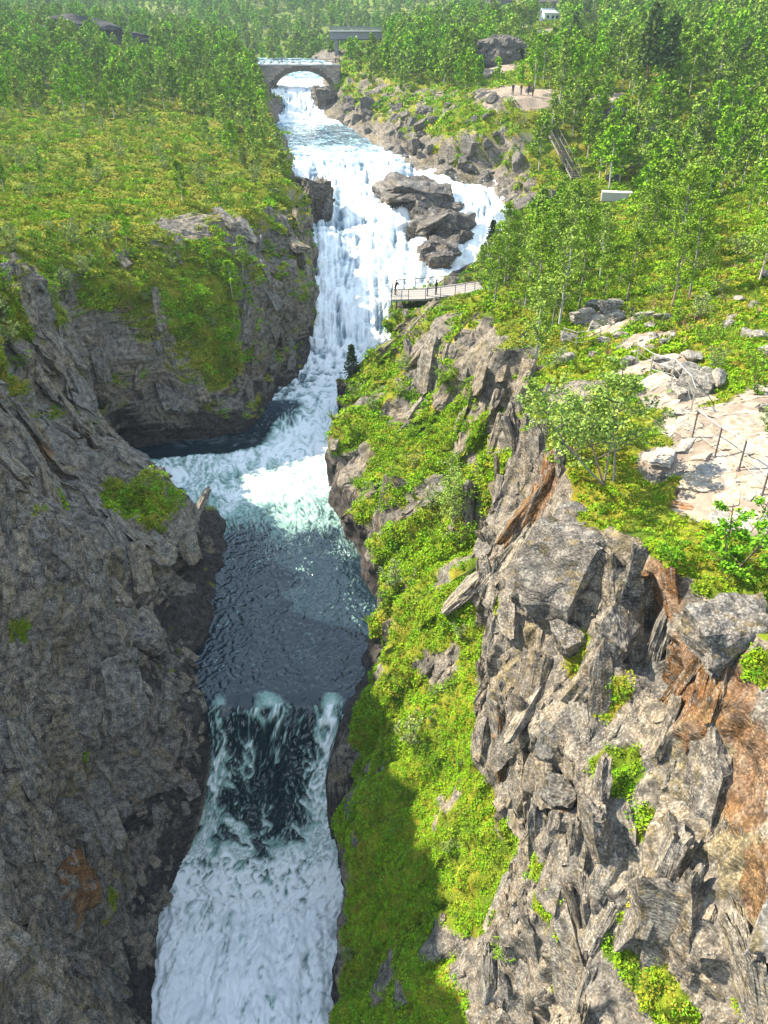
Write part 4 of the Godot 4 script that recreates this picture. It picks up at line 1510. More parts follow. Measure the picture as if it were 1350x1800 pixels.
func path_railing(label: String, spots: Array, tall: float, iron: Material, steel: Material) -> void:
	var base: Vector3 = ground(spots[0][0], spots[0][1])[0]
	var o := thing("path_railing", label, "railing", base)
	var tops := []
	for s in spots:
		var p: Vector3 = ground(s[0], s[1])[0] - base
		piece("post", o, iron, func(st):
			tube(st, [p + Vector3(0, -0.25, 0), p + Vector3(0, tall, 0)], [0.032, 0.032], 8)
			tube(st, [p + Vector3(0, -0.02, 0), p + Vector3(0, 0.025, 0)], [0.08, 0.08], 8))
		tops.append(p)
	for i in tops.size() - 1:
		for h in [0.3, 0.62]:
			piece("wire", o, steel, func(st):
				var a: Vector3 = tops[i] + Vector3(0, tall * h, 0); var b: Vector3 = tops[i + 1] + Vector3(0, tall * h, 0)
				tube(st, [a, a.lerp(b, 0.5) - Vector3(0, 0.03, 0), b], [0.009, 0.009, 0.009], 5))
		piece("handrail", o, steel, func(st): tube(st, [tops[i] + Vector3(0, tall - 0.02, 0), tops[i + 1] + Vector3(0, tall - 0.02, 0)], [0.022, 0.022], 6))

func wooden_stair(a: Vector3, b: Vector3, wood: Material) -> void:
	var o := thing("wooden_stair", "grey wooden stair with handrails going down the wooded slope from the gravel clearing", "stair", a)
	var v := b - a
	var side := v.cross(Vector3.UP).normalized() * 0.75
	for s in [-1.0, 1.0]:
		piece("stringer", o, wood, func(st): tube(st, [side * s + Vector3(0, 0.2, 0), v + side * s + Vector3(0, 0.2, 0)], [0.12, 0.12], 4))
		piece("handrail", o, wood, func(st): tube(st, [side * s + Vector3(0, 1.25, 0), v + side * s + Vector3(0, 1.25, 0)], [0.035, 0.035], 5))
		for i in 8:
			piece("post", o, wood, func(st): box(st, v * (i / 7.0) + side * s + Vector3(0, 0.6, 0), Vector3(0.1, 1.3, 0.1)))
	var n := int(v.length() / 0.45)
	for i in n:
		piece("tread", o, wood, func(st): box(st, v * ((i + 0.5) / n) + Vector3(0, 0.26, 0), Vector3(1.4, 0.05, 0.3), Basis(Vector3.UP, atan2(v.x, v.z))))

func cabin(at: Vector3, w: float, turn: float, wall: Material, roof: Material, glass: Material, label: String) -> void:
	var o := thing("cabin", label, "house", at, turn)
	var h := 2.7
	var dep := w * 0.6
	var ridge := h + dep * 0.32
	piece("wall", o, wall, func(st):
		for s in [-1.0, 1.0]:
			quad(st, Vector3(-w / 2, -1.5, s * dep / 2), Vector3(w / 2, -1.5, s * dep / 2), Vector3(w / 2, h, s * dep / 2), Vector3(-w / 2, h, s * dep / 2), Vector3(0, 0, s))
			quad(st, Vector3(s * w / 2, -1.5, -dep / 2), Vector3(s * w / 2, -1.5, dep / 2), Vector3(s * w / 2, h, dep / 2), Vector3(s * w / 2, h, -dep / 2), Vector3(s, 0, 0))
			tri(st, Vector3(s * w / 2, h, -dep / 2), Vector3(s * w / 2, h, dep / 2), Vector3(s * w / 2, ridge, 0), Vector3(s, 0, 0)))
	for s in [-1.0, 1.0]:
		piece("roof", o, roof, func(st):
			var sl := atan2(ridge - h, dep / 2.0)
			box(st, Vector3(0, (h + ridge) / 2.0 + 0.05, s * dep / 4.0), Vector3(w + 0.9, 0.16, sqrt(pow(ridge - h, 2.0) + dep * dep / 4.0) + 0.7), Basis(Vector3.RIGHT, s * sl)))
	for x in [-0.28, 0.05, 0.33]:
		var f := piece("window", o, wall, func(st): box(st, Vector3(x * w, 1.5, dep / 2.0 + 0.03), Vector3(1.2, 1.1, 0.08)))
		piece("pane", f, glass, func(st): box(st, Vector3(x * w, 1.5, dep / 2.0 + 0.075), Vector3(1.0, 0.9, 0.02)))

func power_pole(at: Vector3, tall: float, twin: bool, wood: Material, label: String) -> void:
	var o := thing("power_pole", label, "pole", at)
	for s in ([-1.0, 1.0] if twin else [0.0]):
		piece("pole", o, wood, func(st): tube(st, [Vector3(s * 1.5, -1.0, 0), Vector3(s * 1.5, tall, 0)], [0.17, 0.12], 7))
	piece("crossarm", o, wood, func(st): box(st, Vector3(0, tall - 0.7, 0.16), Vector3(5.0 if twin else 1.8, 0.2, 0.14)))

# ---- people: one smooth skin over a skeleton of tapered bones ---------------------------------------------------------------------------
var bodies := {}

func body_shape(lean: float) -> Array:
	# [points, tone, normals, faces] of a standing figure; lean 0 upright, 1 leaning on a rail
	var fwd := lean * 0.25
	var hip := Vector3(0, 0.92, 0)
	var neck := Vector3(0, 1.45, fwd)
	var bones := []
	for s in [-1.0, 1.0]:
		var hp := Vector3(s * 0.09, 0.9, 0)
		var kn := Vector3(s * 0.1, 0.49, 0.02 + 0.02 * s)
		var an := Vector3(s * 0.11, 0.08, -0.02 + 0.03 * s)
		bones.append([hp, kn, 0.088, 0.06, 0]); bones.append([kn, an, 0.058, 0.042, 0]); bones.append([an, an + Vector3(0.02 * s, -0.04, 0.15), 0.04, 0.035, 3])
		var sh := Vector3(s * 0.17, 1.4, fwd * 0.95)
		var el := Vector3(s * 0.24, 1.13, fwd + 0.02 + 0.1 * lean)
		var wr := Vector3(s * (0.25 - 0.1 * lean), 0.88 + 0.2 * lean, fwd + 0.08 + 0.28 * lean)
		bones.append([sh, el, 0.055, 0.043, 1]); bones.append([el, wr, 0.042, 0.03, 1]); bones.append([wr, wr + Vector3(0, -0.13 + 0.1 * lean, 0.02 + 0.08 * lean), 0.034, 0.024, 2])
		bones.append([wr + Vector3(-0.015 * s, -0.02, 0.02), wr + Vector3(-0.035 * s, -0.07, 0.05), 0.014, 0.011, 2])
	bones.append([hip, Vector3(0, 1.15, fwd * 0.4), 0.13, 0.125, 1])
	bones.append([Vector3(-0.09, 1.34, fwd * 0.9), Vector3(0.09, 1.34, fwd * 0.9), 0.115, 0.115, 1])
	bones.append([Vector3(0, 1.15, fwd * 0.4), Vector3(0, 1.36, fwd * 0.9), 0.125, 0.12, 1])
	bones.append([neck, neck + Vector3(0, 0.1, 0.01), 0.055, 0.052, 2])
	bones.append([neck + Vector3(0, 0.17, 0.03), neck + Vector3(0, 0.23, 0.02), 0.085, 0.092, 2])
	bones.append([neck + Vector3(0, 0.16, 0.115), neck + Vector3(0, 0.19, 0.105), 0.016, 0.01, 2])
	bones.append([neck + Vector3(0, 0.25, -0.01), neck + Vector3(0, 0.18, -0.03), 0.093, 0.085, 3])
	var cell := 0.032
	var lo := Vector3(-0.36, -0.02, -0.2)
	var n := Vector3i(23, 57, 24)
	var val := PackedFloat32Array(); val.resize(n.x * n.y * n.z)
	var who := PackedByteArray(); who.resize(val.size())
	for z in n.z:
		for y in n.y:
			for x in n.x:
				var p := lo + Vector3(x, y, z) * cell
				var best := 1e9
				var sum := 0.0
				var w := 0
				for b in bones:
					var ab: Vector3 = b[1] - b[0]
					var t := clampf((p - b[0]).dot(ab) / ab.length_squared(), 0.0, 1.0)
					var dd: float = p.distance_to(b[0] + ab * t) - lerpf(b[2], b[3], t)
					sum += exp(-dd * 55.0)
					if dd < best:
						best = dd; w = b[4]
				val[(z * n.y + y) * n.x + x] = -log(maxf(sum, 1e-30)) / 55.0
				who[(z * n.y + y) * n.x + x] = w
	var vert := {}
	var pts := []
	var tone := []
	for z in n.z - 1:
		for y in n.y - 1:
			for x in n.x - 1:
				var acc := Vector3.ZERO
				var k := 0
				for e in [[0, 1], [2, 3], [4, 5], [6, 7], [0, 2], [1, 3], [4, 6], [5, 7], [0, 4], [1, 5], [2, 6], [3, 7]]:
					var o0 := Vector3i(e[0] & 1, (e[0] >> 1) & 1, e[0] >> 2)
					var o1 := Vector3i(e[1] & 1, (e[1] >> 1) & 1, e[1] >> 2)
					var v0 := val[((z + o0.z) * n.y + y + o0.y) * n.x + x + o0.x]
					var v1 := val[((z + o1.z) * n.y + y + o1.y) * n.x + x + o1.x]
					if (v0 < 0.0) != (v1 < 0.0):
						acc += Vector3(o0).lerp(Vector3(o1), v0 / (v0 - v1)); k += 1
				if k > 0:
					vert[(z * n.y + y) * n.x + x] = pts.size()
					pts.append(lo + (Vector3(x, y, z) + acc / k) * cell)
					tone.append(who[(z * n.y + y) * n.x + x])
	var nrm := []
	for p in pts: nrm.append(Vector3.ZERO)
	var faces := []
	for z in range(1, n.z - 1):
		for y in range(1, n.y - 1):
			for x in range(1, n.x - 1):
				var id := (z * n.y + y) * n.x + x
				for ax in 3:
					var stp: int = [1, n.x, n.x * n.y][ax]
					if (val[id] < 0.0) == (val[id + stp] < 0.0): continue
					var p1: int = [n.x, n.x * n.y, 1][ax]
					var p2: int = [n.x * n.y, 1, n.x][ax]
					var q := [vert.get(id), vert.get(id - p1), vert.get(id - p1 - p2), vert.get(id - p2)]
					if null in q: continue
					var out := Vector3.ZERO
					out[ax] = 1.0 if val[id] < 0.0 else -1.0
					var fn: Vector3 = (pts[q[1]] - pts[q[0]]).cross(pts[q[2]] - pts[q[0]])
					if fn.dot(out) < 0.0: fn = -fn
					for m in q: nrm[m] += fn
					faces.append([q, out])
	return [pts, tone, nrm, faces]

func person(at: Vector3, turn: float, lean: float, colours: Array, label: String, group := "") -> void:
	# colours: trousers, jacket, skin, hair
	if not bodies.has(lean):
		bodies[lean] = body_shape(lean)
	var pts: Array = bodies[lean][0]
	var tone: Array = bodies[lean][1]
	var nrm: Array = bodies[lean][2]
	var faces: Array = bodies[lean][3]
	var st := begin()
	for f in faces:
		var q: Array = f[0]
		for t in [[0, 1, 2], [0, 2, 3]]:
			var tr := [q[t[0]], q[t[1]], q[t[2]]]
			if (pts[tr[2]] - pts[tr[0]]).cross(pts[tr[1]] - pts[tr[0]]).dot(f[1]) < 0.0: tr = [tr[0], tr[2], tr[1]]
			for m in tr:
				st.set_color(colours[tone[m]]); st.set_normal(nrm[m].normalized()); st.add_vertex(pts[m])
	var o := obj("person", st.commit(), vertex_material(0.85))
	o.position = at
	o.rotation.y = turn
	tag(o, label, "person", group)

func _ready() -> void:
	t0 = Time.get_ticks_msec()
	rng.seed = 20240711
	# ---- camera, sky, sun, exposure ----
	var cam := Camera3D.new()
	cam.name = "camera"
	add_child(cam)
	cam.position = Vector3(0, CAM_Y, 0)
	cam.rotation_degrees = Vector3(-30, 0, 0)
	cam.fov = rad_to_deg(2.0 * atan(900.0 / F))
	cam.near = 0.5
	cam.far = 3000.0
	cam.current = true
	var sky_mat := ProceduralSkyMaterial.new()
	sky_mat.sky_top_color = Color(0.57, 0.64, 0.73)
	sky_mat.sky_horizon_color = Color(0.86, 0.9, 0.93)
	sky_mat.sky_curve = 0.18
	sky_mat.ground_bottom_color = Color(0.2, 0.24, 0.16)
	sky_mat.ground_horizon_color = Color(0.6, 0.68, 0.7)
	sky_mat.sun_angle_max = 0.0
	var sky := Sky.new()
	sky.sky_material = sky_mat
	var env := Environment.new()
	env.background_mode = Environment.BG_SKY
	env.sky = sky
	env.background_energy_multiplier = 1.12
	env.tonemap_mode = Environment.TONE_MAPPER_LINEAR
	env.tonemap_exposure = 3.15
	env.sdfgi_enabled = true
	env.ssao_enabled = true
	env.ssil_enabled = true
	env.fog_enabled = true
	env.fog_density = 0.0002
	env.fog_light_color = Color(0.82, 0.9, 0.97)
	var we := WorldEnvironment.new()
	we.name = "world_environment"
	we.environment = env
	add_child(we)
	var sun := DirectionalLight3D.new()
	sun.name = "sun"
	sun.light_color = Color(1.0, 0.95, 0.86)
	sun.light_energy = 1.6
	sun.light_angular_distance = 0.5
	sun.shadow_enabled = true
	add_child(sun)
	sun.look_at_from_position(Vector3(-0.92, 0.93, -0.36) * 100.0, Vector3.ZERO)

	# ---- the gorge ----
	make_bank_curves()
	var m_rock := surface_material(grain_textures(1024, "rock"), 3.1, 5.0, 0.92)
	var m_turf := surface_material(grain_textures(512, "turf"), 2.3, 6.0, 1.0)
	var m_path := surface_material(grain_textures(512, "path"), 2.7, 2.0, 0.95)
	var mats := [m_rock, m_turf, m_path]
	stage("materials")
	var lc := [20, 34, 34, 34, 34, 30, 4]
	var rc := [3, 20, 34, 34, 34, 34, 30, 12]
	for g in [build_grid(true, 12.0, 340.0, 0.03, [6, 10, 10, 10, 10, 8, 2]), build_grid(false, 8.0, 340.0, 0.03, [2, 8, 10, 10, 10, 10, 8, 4])]:
		note_seen(g)
	stage("scouted")
	set_features()
	seen_at.clear(); seen_depth.clear()
	var jobs := [[true, 12.0, 36.0, 0.006, [6, 14, 70, 70, 70, 60, 4]], [true, 36.0, 345.0, 0.006, [26, 44, 42, 42, 42, 42, 4]],
		[false, 8.0, 33.0, 0.0042, [3, 50, 90, 110, 110, 60, 40, 10]], [false, 33.0, 345.0, 0.006, [3, 24, 48, 46, 46, 50, 60, 24]]]
	grids.resize(4)
	var task := WorkerThreadPool.add_group_task(func(i): grids[i] = build_grid(jobs[i][0], jobs[i][1], jobs[i][2], jobs[i][3], jobs[i][4]), 4, 4, true)
	WorkerThreadPool.wait_for_group_task_completion(task)
	stage("grids")
	var hosts := []
	for g in grids:
		note_seen(g)
		var o := obj("terrain", grid_mesh(g, mats), null)
		o.set_meta("kind", "structure")
		o.set_meta("label", ("rock wall and heath of the bank across the river" if g.left else "sunlit cliff and wooded slope of the bank with the footpath"))
		hosts.append(o)
	# separate blocks of the cliffs
	var br := RandomNumberGenerator.new()
	br.seed = 77
	var beds := [Color(0.34, 0.305, 0.26), Color(0.42, 0.36, 0.28), Color(0.32, 0.3, 0.27), Color(0.39, 0.33, 0.255), Color(0.45, 0.405, 0.34)]
	rust_blocks = [block_mesh(560, 9, Color(0.3, 0.155, 0.07)), block_mesh(561, 7, Color(0.33, 0.19, 0.09))]
	var pale_blocks := []; var dark_blocks := []
	for i in 10:
		pale_blocks.append(block_mesh(500 + i, 7 + i % 5, beds[i % 5]))
		dark_blocks.append(block_mesh(520 + i, 7 + i % 5, beds[i % 5]))
	rock_blocks(grids[2], hosts[2], 2.9, 5.15, 8.5, 33.0, 3.0, 0.45, 240, 0.6, 1.9, Vector3(0.15, -1.0, 0.3), pale_blocks, m_rock, br)
	rock_blocks(grids[3], hosts[3], 2.0, 5.1, 33.0, 95.0, 0.16, 1.5, 120, 0.8, 2.6, Vector3(0.1, -1.0, 0.3), pale_blocks, m_rock, br)
	rock_blocks(grids[3], hosts[3], 1.0, 5.0, 95.0, 215.0, 0.06, 2.0, 110, 0.7, 2.2, Vector3(0.1, -0.5, 0.6), pale_blocks, m_rock, br)
	rock_blocks(grids[0], hosts[0], 2.0, 6.0, 14.0, 36.0, 0.7, 0.9, 290, 0.5, 2.4, Vector3(0.5, -0.7, 0.6), dark_blocks, m_rock, br)
	rock_blocks(grids[1], hosts[1], 2.0, 6.0, 36.0, 108.0, 0.3, 1.2, 300, 0.7, 2.5, Vector3(0.4, -0.8, 0.5), dark_blocks, m_rock, br)
	loose_stones(grids[2], hosts[2], 2.6, 5.2, 8.5, 33.0, 1.3, 0.1, 0.4, pale_blocks.slice(0, 5), m_rock, false, "splinters", br)
	loose_stones(grids[2], hosts[2], 4.9, 7.0, 10.0, 33.0, 3.0, 0.25, 0.9, pale_blocks.slice(1, 5), m_path, true, "path_stones", br)
	loose_stones(grids[3], hosts[3], 4.9, 7.0, 33.0, 60.0, 1.6, 0.3, 0.9, pale_blocks.slice(1, 5), m_path, true, "path_stones", br)
	loose_stones(grids[0], hosts[0], 2.0, 6.0, 14.0, 36.0, 1.6, 0.15, 0.7, dark_blocks.slice(0, 4), m_rock, false, "splinters", br)
	# the jutting slab beside the cleft and the blocks wedged in it: pixel, half sizes, turn (degrees), way out of the face
	for q in [[985, 1010, Vector3(1.0, 2.3, 1.25), Vector3(8, 35, -14), -0.1], [1010, 1120, Vector3(0.5, 0.45, 0.6), Vector3(10, 20, 20), 0.2], [1075, 1120, Vector3(0.55, 0.5, 0.5), Vector3(20, 50, 5), 0.5],
			[1155, 1040, Vector3(0.16, 1.1, 0.5), Vector3(0, 20, 12), 0.2], [1190, 1180, Vector3(0.2, 0.9, 0.45), Vector3(5, 30, 8), 0.15], [980, 1390, Vector3(0.4, 0.5, 0.5), Vector3(10, 40, -25), 0.3], [1290, 1120, Vector3(0.9, 0.9, 0.7), Vector3(5, 15, 5), 0.2]]:
		var hit := ground(q[0], q[1])
		var o := obj("rock_block", block_mesh(540 + int(q[0]), 6, Color(0.32, 0.295, 0.265) if q[0] != 1190 and q[0] != 1155 else Color(0.3, 0.17, 0.085)), m_rock, hosts[2])
		o.transform = Transform3D(Basis.from_euler(q[3] * PI / 180.0) * Basis.from_scale(q[2]), hit[0] + hit[1] * q[4])
	stage("terrain")
	var m_deep := vertex_material(0.08)
	m_deep.metallic_specular = 0.5
	var m_foam := vertex_material(0.75)
	var w := obj("river", water_mesh(17.0, 82.0, 0.0022, 190, [m_deep, m_foam]), null)
	w.set_meta("kind", "structure")
	w = obj("river", water_mesh(81.9, 348.0, 0.0032, 170, [m_deep, m_foam]), null)
	w.set_meta("kind", "structure")
	stage("water")
	# ---- far hills ----
	var hills := make_hills(m_turf)
	note_seen(hills)

	# ---- rocks ----
	var m_boulder := surface_material([m_rock.albedo_texture, m_rock.heightmap_texture], 2.0, 3.0, 0.92)
	m_boulder.vertex_color_use_as_albedo = false
	m_boulder.albedo_color = Color(0.3, 0.28, 0.25).linear_to_srgb()
	var m_wet := surface_material([m_rock.albedo_texture, m_rock.heightmap_texture], 2.6, 5.0, 0.55)
	var m_pale := surface_material([m_rock.albedo_texture, m_rock.heightmap_texture], 1.6, 2.0, 0.92)
	m_pale.vertex_color_use_as_albedo = false
	m_pale.albedo_color = Color(0.52, 0.49, 0.43).linear_to_srgb()
	# rock islands that split the wide cascade: pixel, distance, half sizes, turn
	var islands := [
		[738, 345, 124.0, Vector3(5.6, 4.0, 6.4), 0.3, "large layered dark rock island splitting the wide cascade"],
		[770, 392, 114.0, Vector3(4.4, 3.9, 4.2), 0.9, "dark rock step below the layered island in the cascade"],
		[772, 440, 106.0, Vector3(2.7, 2.9, 2.8), 0.1, "lowest black wet rock of the island above the viewing platform"],
		[808, 410, 112.0, Vector3(1.8, 2.6, 2.0), 0.5, "small dark rock beside the island step where white water squeezes past"],
		[553, 340, 121.0, Vector3(2.0, 4.8, 3.8), 0.2, "narrow brown rock standing in the cascade against the heath cliff"],
		[625, 640, 80.0, Vector3(1.2, 0.7, 1.2), 0.2, ""], [572, 168, 228.0, Vector3(3.2, 3.6, 4.0), 0.4, "grey rock ledge beside the small fall below the arch bridge"]]
	var n_i := 0
	for q in islands:
		if q[5] == "": continue
		n_i += 1
		var o := thing("rock_island", q[5], "rock", px(q[0], q[1], q[2]) - Vector3(0, q[3].y * 0.55, 0), q[4])
		var core := obj("core", block_mesh(700 + n_i, 15, Color(0.2, 0.18, 0.165), 4), m_wet, o)
		core.scale = q[3]
		core.rotation = Vector3(0.12, 0.0, -0.1)
		for k in 7:
			# layered ledges round the core
			var an := TAU * k / 7.0 + n_i
			var lg := obj("ledge", block_mesh(720 + n_i * 8 + k, 11, Color(0.18, 0.16, 0.145).lerp(Color(0.25, 0.22, 0.195), rng.randf())), m_wet, o)
			lg.scale = q[3] * Vector3(rng.randf_range(0.3, 0.6), rng.randf_range(0.16, 0.34), rng.randf_range(0.3, 0.6))
			lg.position = Vector3(cos(an) * q[3].x * 0.62, q[3].y * rng.randf_range(0.1, 0.75), sin(an) * q[3].z * 0.62)
			lg.rotation = Vector3(rng.randf_range(-0.2, 0.3), an, rng.randf_range(-0.3, 0.1))
	var stones := []
	for i in 7:
		stones.append(block_mesh(800 + i, 11 + i % 5, Color.WHITE) if i % 2 else boulder_mesh(800 + i, 8, 12, Vector3(1.0, 0.62 + 0.05 * i, 0.8), 0.07))
	# boulders by the path: pixel, half length in metres
	for q in [[1215, 628, 0.75], [1205, 655, 0.85], [1175, 650, 0.6], [1160, 630, 0.5], [1165, 600, 0.45], [1180, 590, 0.4], [1150, 590, 0.5], [1120, 620, 0.45], [1140, 575, 0.6], [1165, 560, 0.75], [1130, 560, 0.6], [1218, 672, 0.75], [1265, 668, 0.7],
			[1045, 578, 0.8], [1020, 560, 0.8], [1085, 560, 0.8], [1070, 545, 0.8], [1040, 545, 0.9], [1000, 590, 0.6], [1060, 600, 0.5], [1090, 590, 0.5], [1300, 525, 0.5], [1330, 535, 0.4], [1285, 560, 0.4], [1310, 590, 0.4], [1345, 620, 0.6], [1345, 720, 0.6],
			[1280, 570, 0.35], [1335, 588, 0.45], [1345, 480, 0.7], [990, 630, 0.5], [1040, 625, 0.4], [1100, 640, 0.4], [1185, 690, 0.5], [1240, 650, 0.5]]:
		var hit := ground(q[0], q[1])
		var o := obj("boulder", stones[rng.randi() % 7], m_pale)
		o.position = hit[0] + Vector3(0, q[2] * 0.2, 0)
		o.rotation = Vector3(rng.randf_range(-0.25, 0.25), rng.randf() * TAU, rng.randf_range(-0.25, 0.25))
		o.scale = Vector3(q[2], q[2] * 0.6, q[2] * 0.8)
		tag(o, "pale grey boulder lying beside the trodden path", "boulder", "boulders by the path")
	var rb := RandomNumberGenerator.new()
	rb.seed = 91
	var bank: Array = scatter(grids[3], 0.9, 4.2, 105.0, 218.0, func(p, n, s): return 0.045 + 0.12 * maxf(0.0, n_patch.get_noise_3dv(p)), 1.7, rb, false)
	bank.append_array(scatter(grids[3], 4.2, 7.0, 100.0, 150.0, func(p, n, s): return 0.012, 3.0, rb, false))
	for q in bank.slice(0, 240):
		var o := obj("bank_boulder", stones[rb.randi() % 7], m_boulder)
		o.position = q[0]
		o.rotation = Vector3(rb.randf_range(-0.5, 0.5), rb.randf() * TAU, rb.randf_range(-0.5, 0.5))
		o.scale = Vector3.ONE * rb.randf_range(0.45, 1.5) * (1.0 + 0.5 * rb.randf())
		tag(o, "angular grey boulder on the stony bank beside the upper river", "boulder", "boulders of the upper river bank")
	var m_knoll := m_wet.duplicate()
	m_knoll.vertex_color_use_as_albedo = false
	m_knoll.albedo_color = Color(0.11, 0.11, 0.12).linear_to_srgb()
	m_knoll.roughness = 0.95
	var kn := obj("rock_knoll", boulder_mesh(850, 30, 10, Vector3(27, 13, 20), 0.12, 1.0), m_knoll)
	kn.position = px(165, 62, 300.0) - Vector3(0, 6.0, 0)
	tag(kn, "dark bare rock knoll rising out of the birch wood behind the heath", "rock")
	var heap := thing("rubble_heap", "grey heap of broken rock beside the gravel clearing", "heap", ground(880, 108)[0])
	obj("mound", boulder_mesh(860, 20, 6, Vector3(6.5, 5.2, 4.5), 0.12), m_boulder, heap)
	for i in 110:
		var an := rb.randf() * TAU
		var q := sqrt(rb.randf())
		var o := obj("stone", stones[rb.randi() % 7], m_boulder, heap)
		o.position = Vector3(cos(an) * 6.6 * q, 4.9 * sqrt(1.0 - q * q * 0.96), sin(an) * 4.6 * q)
		o.rotation = Vector3(rb.randf() * 3, rb.randf() * 3, rb.randf() * 3)
		o.scale = Vector3.ONE * rb.randf_range(0.5, 1.2)
	stage("rocks")

	# ---- built things ----
	var m_wall := surface_material([m_rock.albedo_texture, m_rock.heightmap_texture], 1.5, 4.0, 0.95)
	m_wall.vertex_color_use_as_albedo = false
	m_wall.albedo_color = Color(0.3, 0.25, 0.2).linear_to_srgb()
	var m_conc := plain(Color(0.4, 0.39, 0.37), 0.9)
	var m_iron := plain(Color(0.13, 0.11, 0.105), 0.6, 0.3)
	var m_steel := plain(Color(0.42, 0.41, 0.4), 0.45, 0.6)
	var m_grey := plain(Color(0.14, 0.15, 0.16), 0.8)
	var m_timber := plain(Color(0.17, 0.155, 0.135), 0.9)
	var m_roof := plain(Color(0.16, 0.2, 0.24), 0.7)
	var m_dark := plain(Color(0.05, 0.045, 0.04), 0.8)
	var m_glass := plain(Color(0.03, 0.04, 0.05), 0.1)
	stone_bridge(m_wall, m_conc, m_iron)
	road_bridge(m_grey, m_conc)
	var plat := platform(plain(Color(0.25, 0.235, 0.22), 0.9), m_iron)
	path_railing("brown steel post and wire railing along the edge of the bare rock path", [[1216, 770], [1254, 800], [1297, 826], [1341, 868], [1400, 915]], 1.1, m_iron, m_steel)
	path_railing("thin galvanised railing among the pale boulders at the bend of the path", [[1120, 640], [1145, 655], [1178, 668], [1208, 690], [1216, 720]], 1.0, m_steel, m_steel)
	path_railing("short galvanised railing below the birch grove beside the cliff", [[985, 600], [1010, 606], [1050, 600]], 1.0, m_steel, m_steel)
	wooden_stair(ground(962, 222)[0], ground(1010, 312)[0], m_timber)
	var slab := obj("concrete_block", null, m_conc)
	var sb := begin()
	box(sb, Vector3.ZERO, Vector3(4.2, 1.3, 2.0), Basis(Vector3.UP, -0.25), 0.08)
	slab.mesh = sb.commit()
	slab.position = ground(1082, 348)[0] + Vector3(0, 0.5, 0)
	tag(slab, "pale concrete block on the wooded slope below the clearing", "block")
	cabin(ground(880, 8)[0], 13.0, 0.1, m_dark, m_roof, m_glass, "dark cabin with blue-grey roof on the hillside above the rubble heap")
	cabin(ground(962, 6)[0], 10.0, -0.2, m_dark, m_dark, m_glass, "black roofed cabin near the gravel road on the hillside")
	cabin(ground(962, 36)[0], 6.0, 0.3, plain(Color(0.5, 0.58, 0.58), 0.7), plain(Color(0.5, 0.56, 0.56), 0.6), m_glass, "small pale shed beside the gravel road")
	power_pole(ground(1037, 38)[0], 13.0, true, m_timber, "twin wooden power pole with one crossarm above the wood")
	power_pole(ground(568, 78)[0], 9.0, false, m_timber, "single wooden pole on the bank between the two bridges")
	power_pole(ground(608, 70)[0], 11.0, false, m_timber, "single wooden pole beside the end of the road bridge")
	# people
	var skin := Color(0.42, 0.27, 0.19)
	var hair := Color(0.05, 0.035, 0.025)
	var deck_y := px(530, 113, 236.0).y
	person(Vector3(px(440, 113, 236.0).x, deck_y, -235.5), 0.2, 0.2, [Color(0.1, 0.1, 0.12), Color(0.5, 0.5, 0.5), skin, hair], "person in pale top standing at the wooded end of the arch bridge")
	person(Vector3(px(496, 113, 236.0).x, deck_y, -236.2), -0.4, 0.2, [Color(0.03, 0.03, 0.04), Color(0.04, 0.05, 0.06), skin, hair], "person in dark clothes standing over the middle of the arch bridge")
	person(Vector3(px(590, 113, 236.0).x, deck_y, -235.4), 0.5, 0.9, [Color(0.03, 0.03, 0.04), Color(0.1, 0.08, 0.07), skin, hair], "person in brown jacket leaning on the arch bridge railing near the stony bank")
	var py := plat.position.y
	person(Vector3(px(695, 520, 87.0).x, py, -87.3), 2.4, 0.9, [Color(0.1, 0.1, 0.1), Color(0.02, 0.015, 0.03), skin, hair], "person in black top at the outer tip of the viewing platform")
	person(Vector3(px(766, 520, 87.6).x, py, -87.6), 1.2, 0.2, [Color(0.03, 0.04, 0.06), Color(0.035, 0.02, 0.04), skin, hair], "person in dark jacket walking on the viewing platform")
	person(Vector3(px(751, 520, 86.8).x, py, -86.9), 1.6, 0.2, [Color(0.12, 0.14, 0.18), Color(0.6, 0.6, 0.58), skin, Color(0.3, 0.2, 0.1)], "person in white top on the viewing platform beside a companion in dark jacket")
	var clothes := [[Color(0.03, 0.03, 0.04), Color(0.05, 0.05, 0.08)], [Color(0.08, 0.08, 0.1), Color(0.03, 0.03, 0.03)], [Color(0.04, 0.04, 0.05), Color(0.06, 0.03, 0.03)], [Color(0.03, 0.03, 0.03), Color(0.04, 0.05, 0.04)]]
	var pw := ["person in navy top standing in the gravel clearing beside the tall pine", "person in black top and grey trousers standing in the gravel clearing", "person in dark red top standing in the gravel clearing", "person in dark green top standing at the edge of the gravel clearing"]
	for i in 4:
		person(ground([905, 912, 925, 939][i], [166, 167, 167, 170][i])[0], [0.3, -1.0, 2.0, 1.2][i], 0.2, [clothes[i][0], clothes[i][1], skin, hair], pw[i])
	stage("built")

	# ---- trees and shrubs ----
	make_plants()
	var tr := RandomNumberGenerator.new()
	for e in [[880, 82, 34, 20, 0], [900, 158, 34, 10, 0], [985, 262, 14, 40, 0], [1080, 343, 18, 8, 0], [945, 42, 26, 14, 0], [962, 28, 14, 8, 0], [880, 2, 24, 6, 0], [962, 2, 16, 4, 0], [645, 58, 24, 7, 300], [762, 508, 74, 16, 84], [1285, 310, 14, 20, 0], [1035, 20, 10, 22, 0], [225, 50, 36, 16, 270]]:
		openings.append([e[0], e[1], e[2], e[3], e[4] if e[4] > 0 else proj(ground(e[0], e[1] + e[3])[0]).z - 0.5])
	tr.seed = 1234
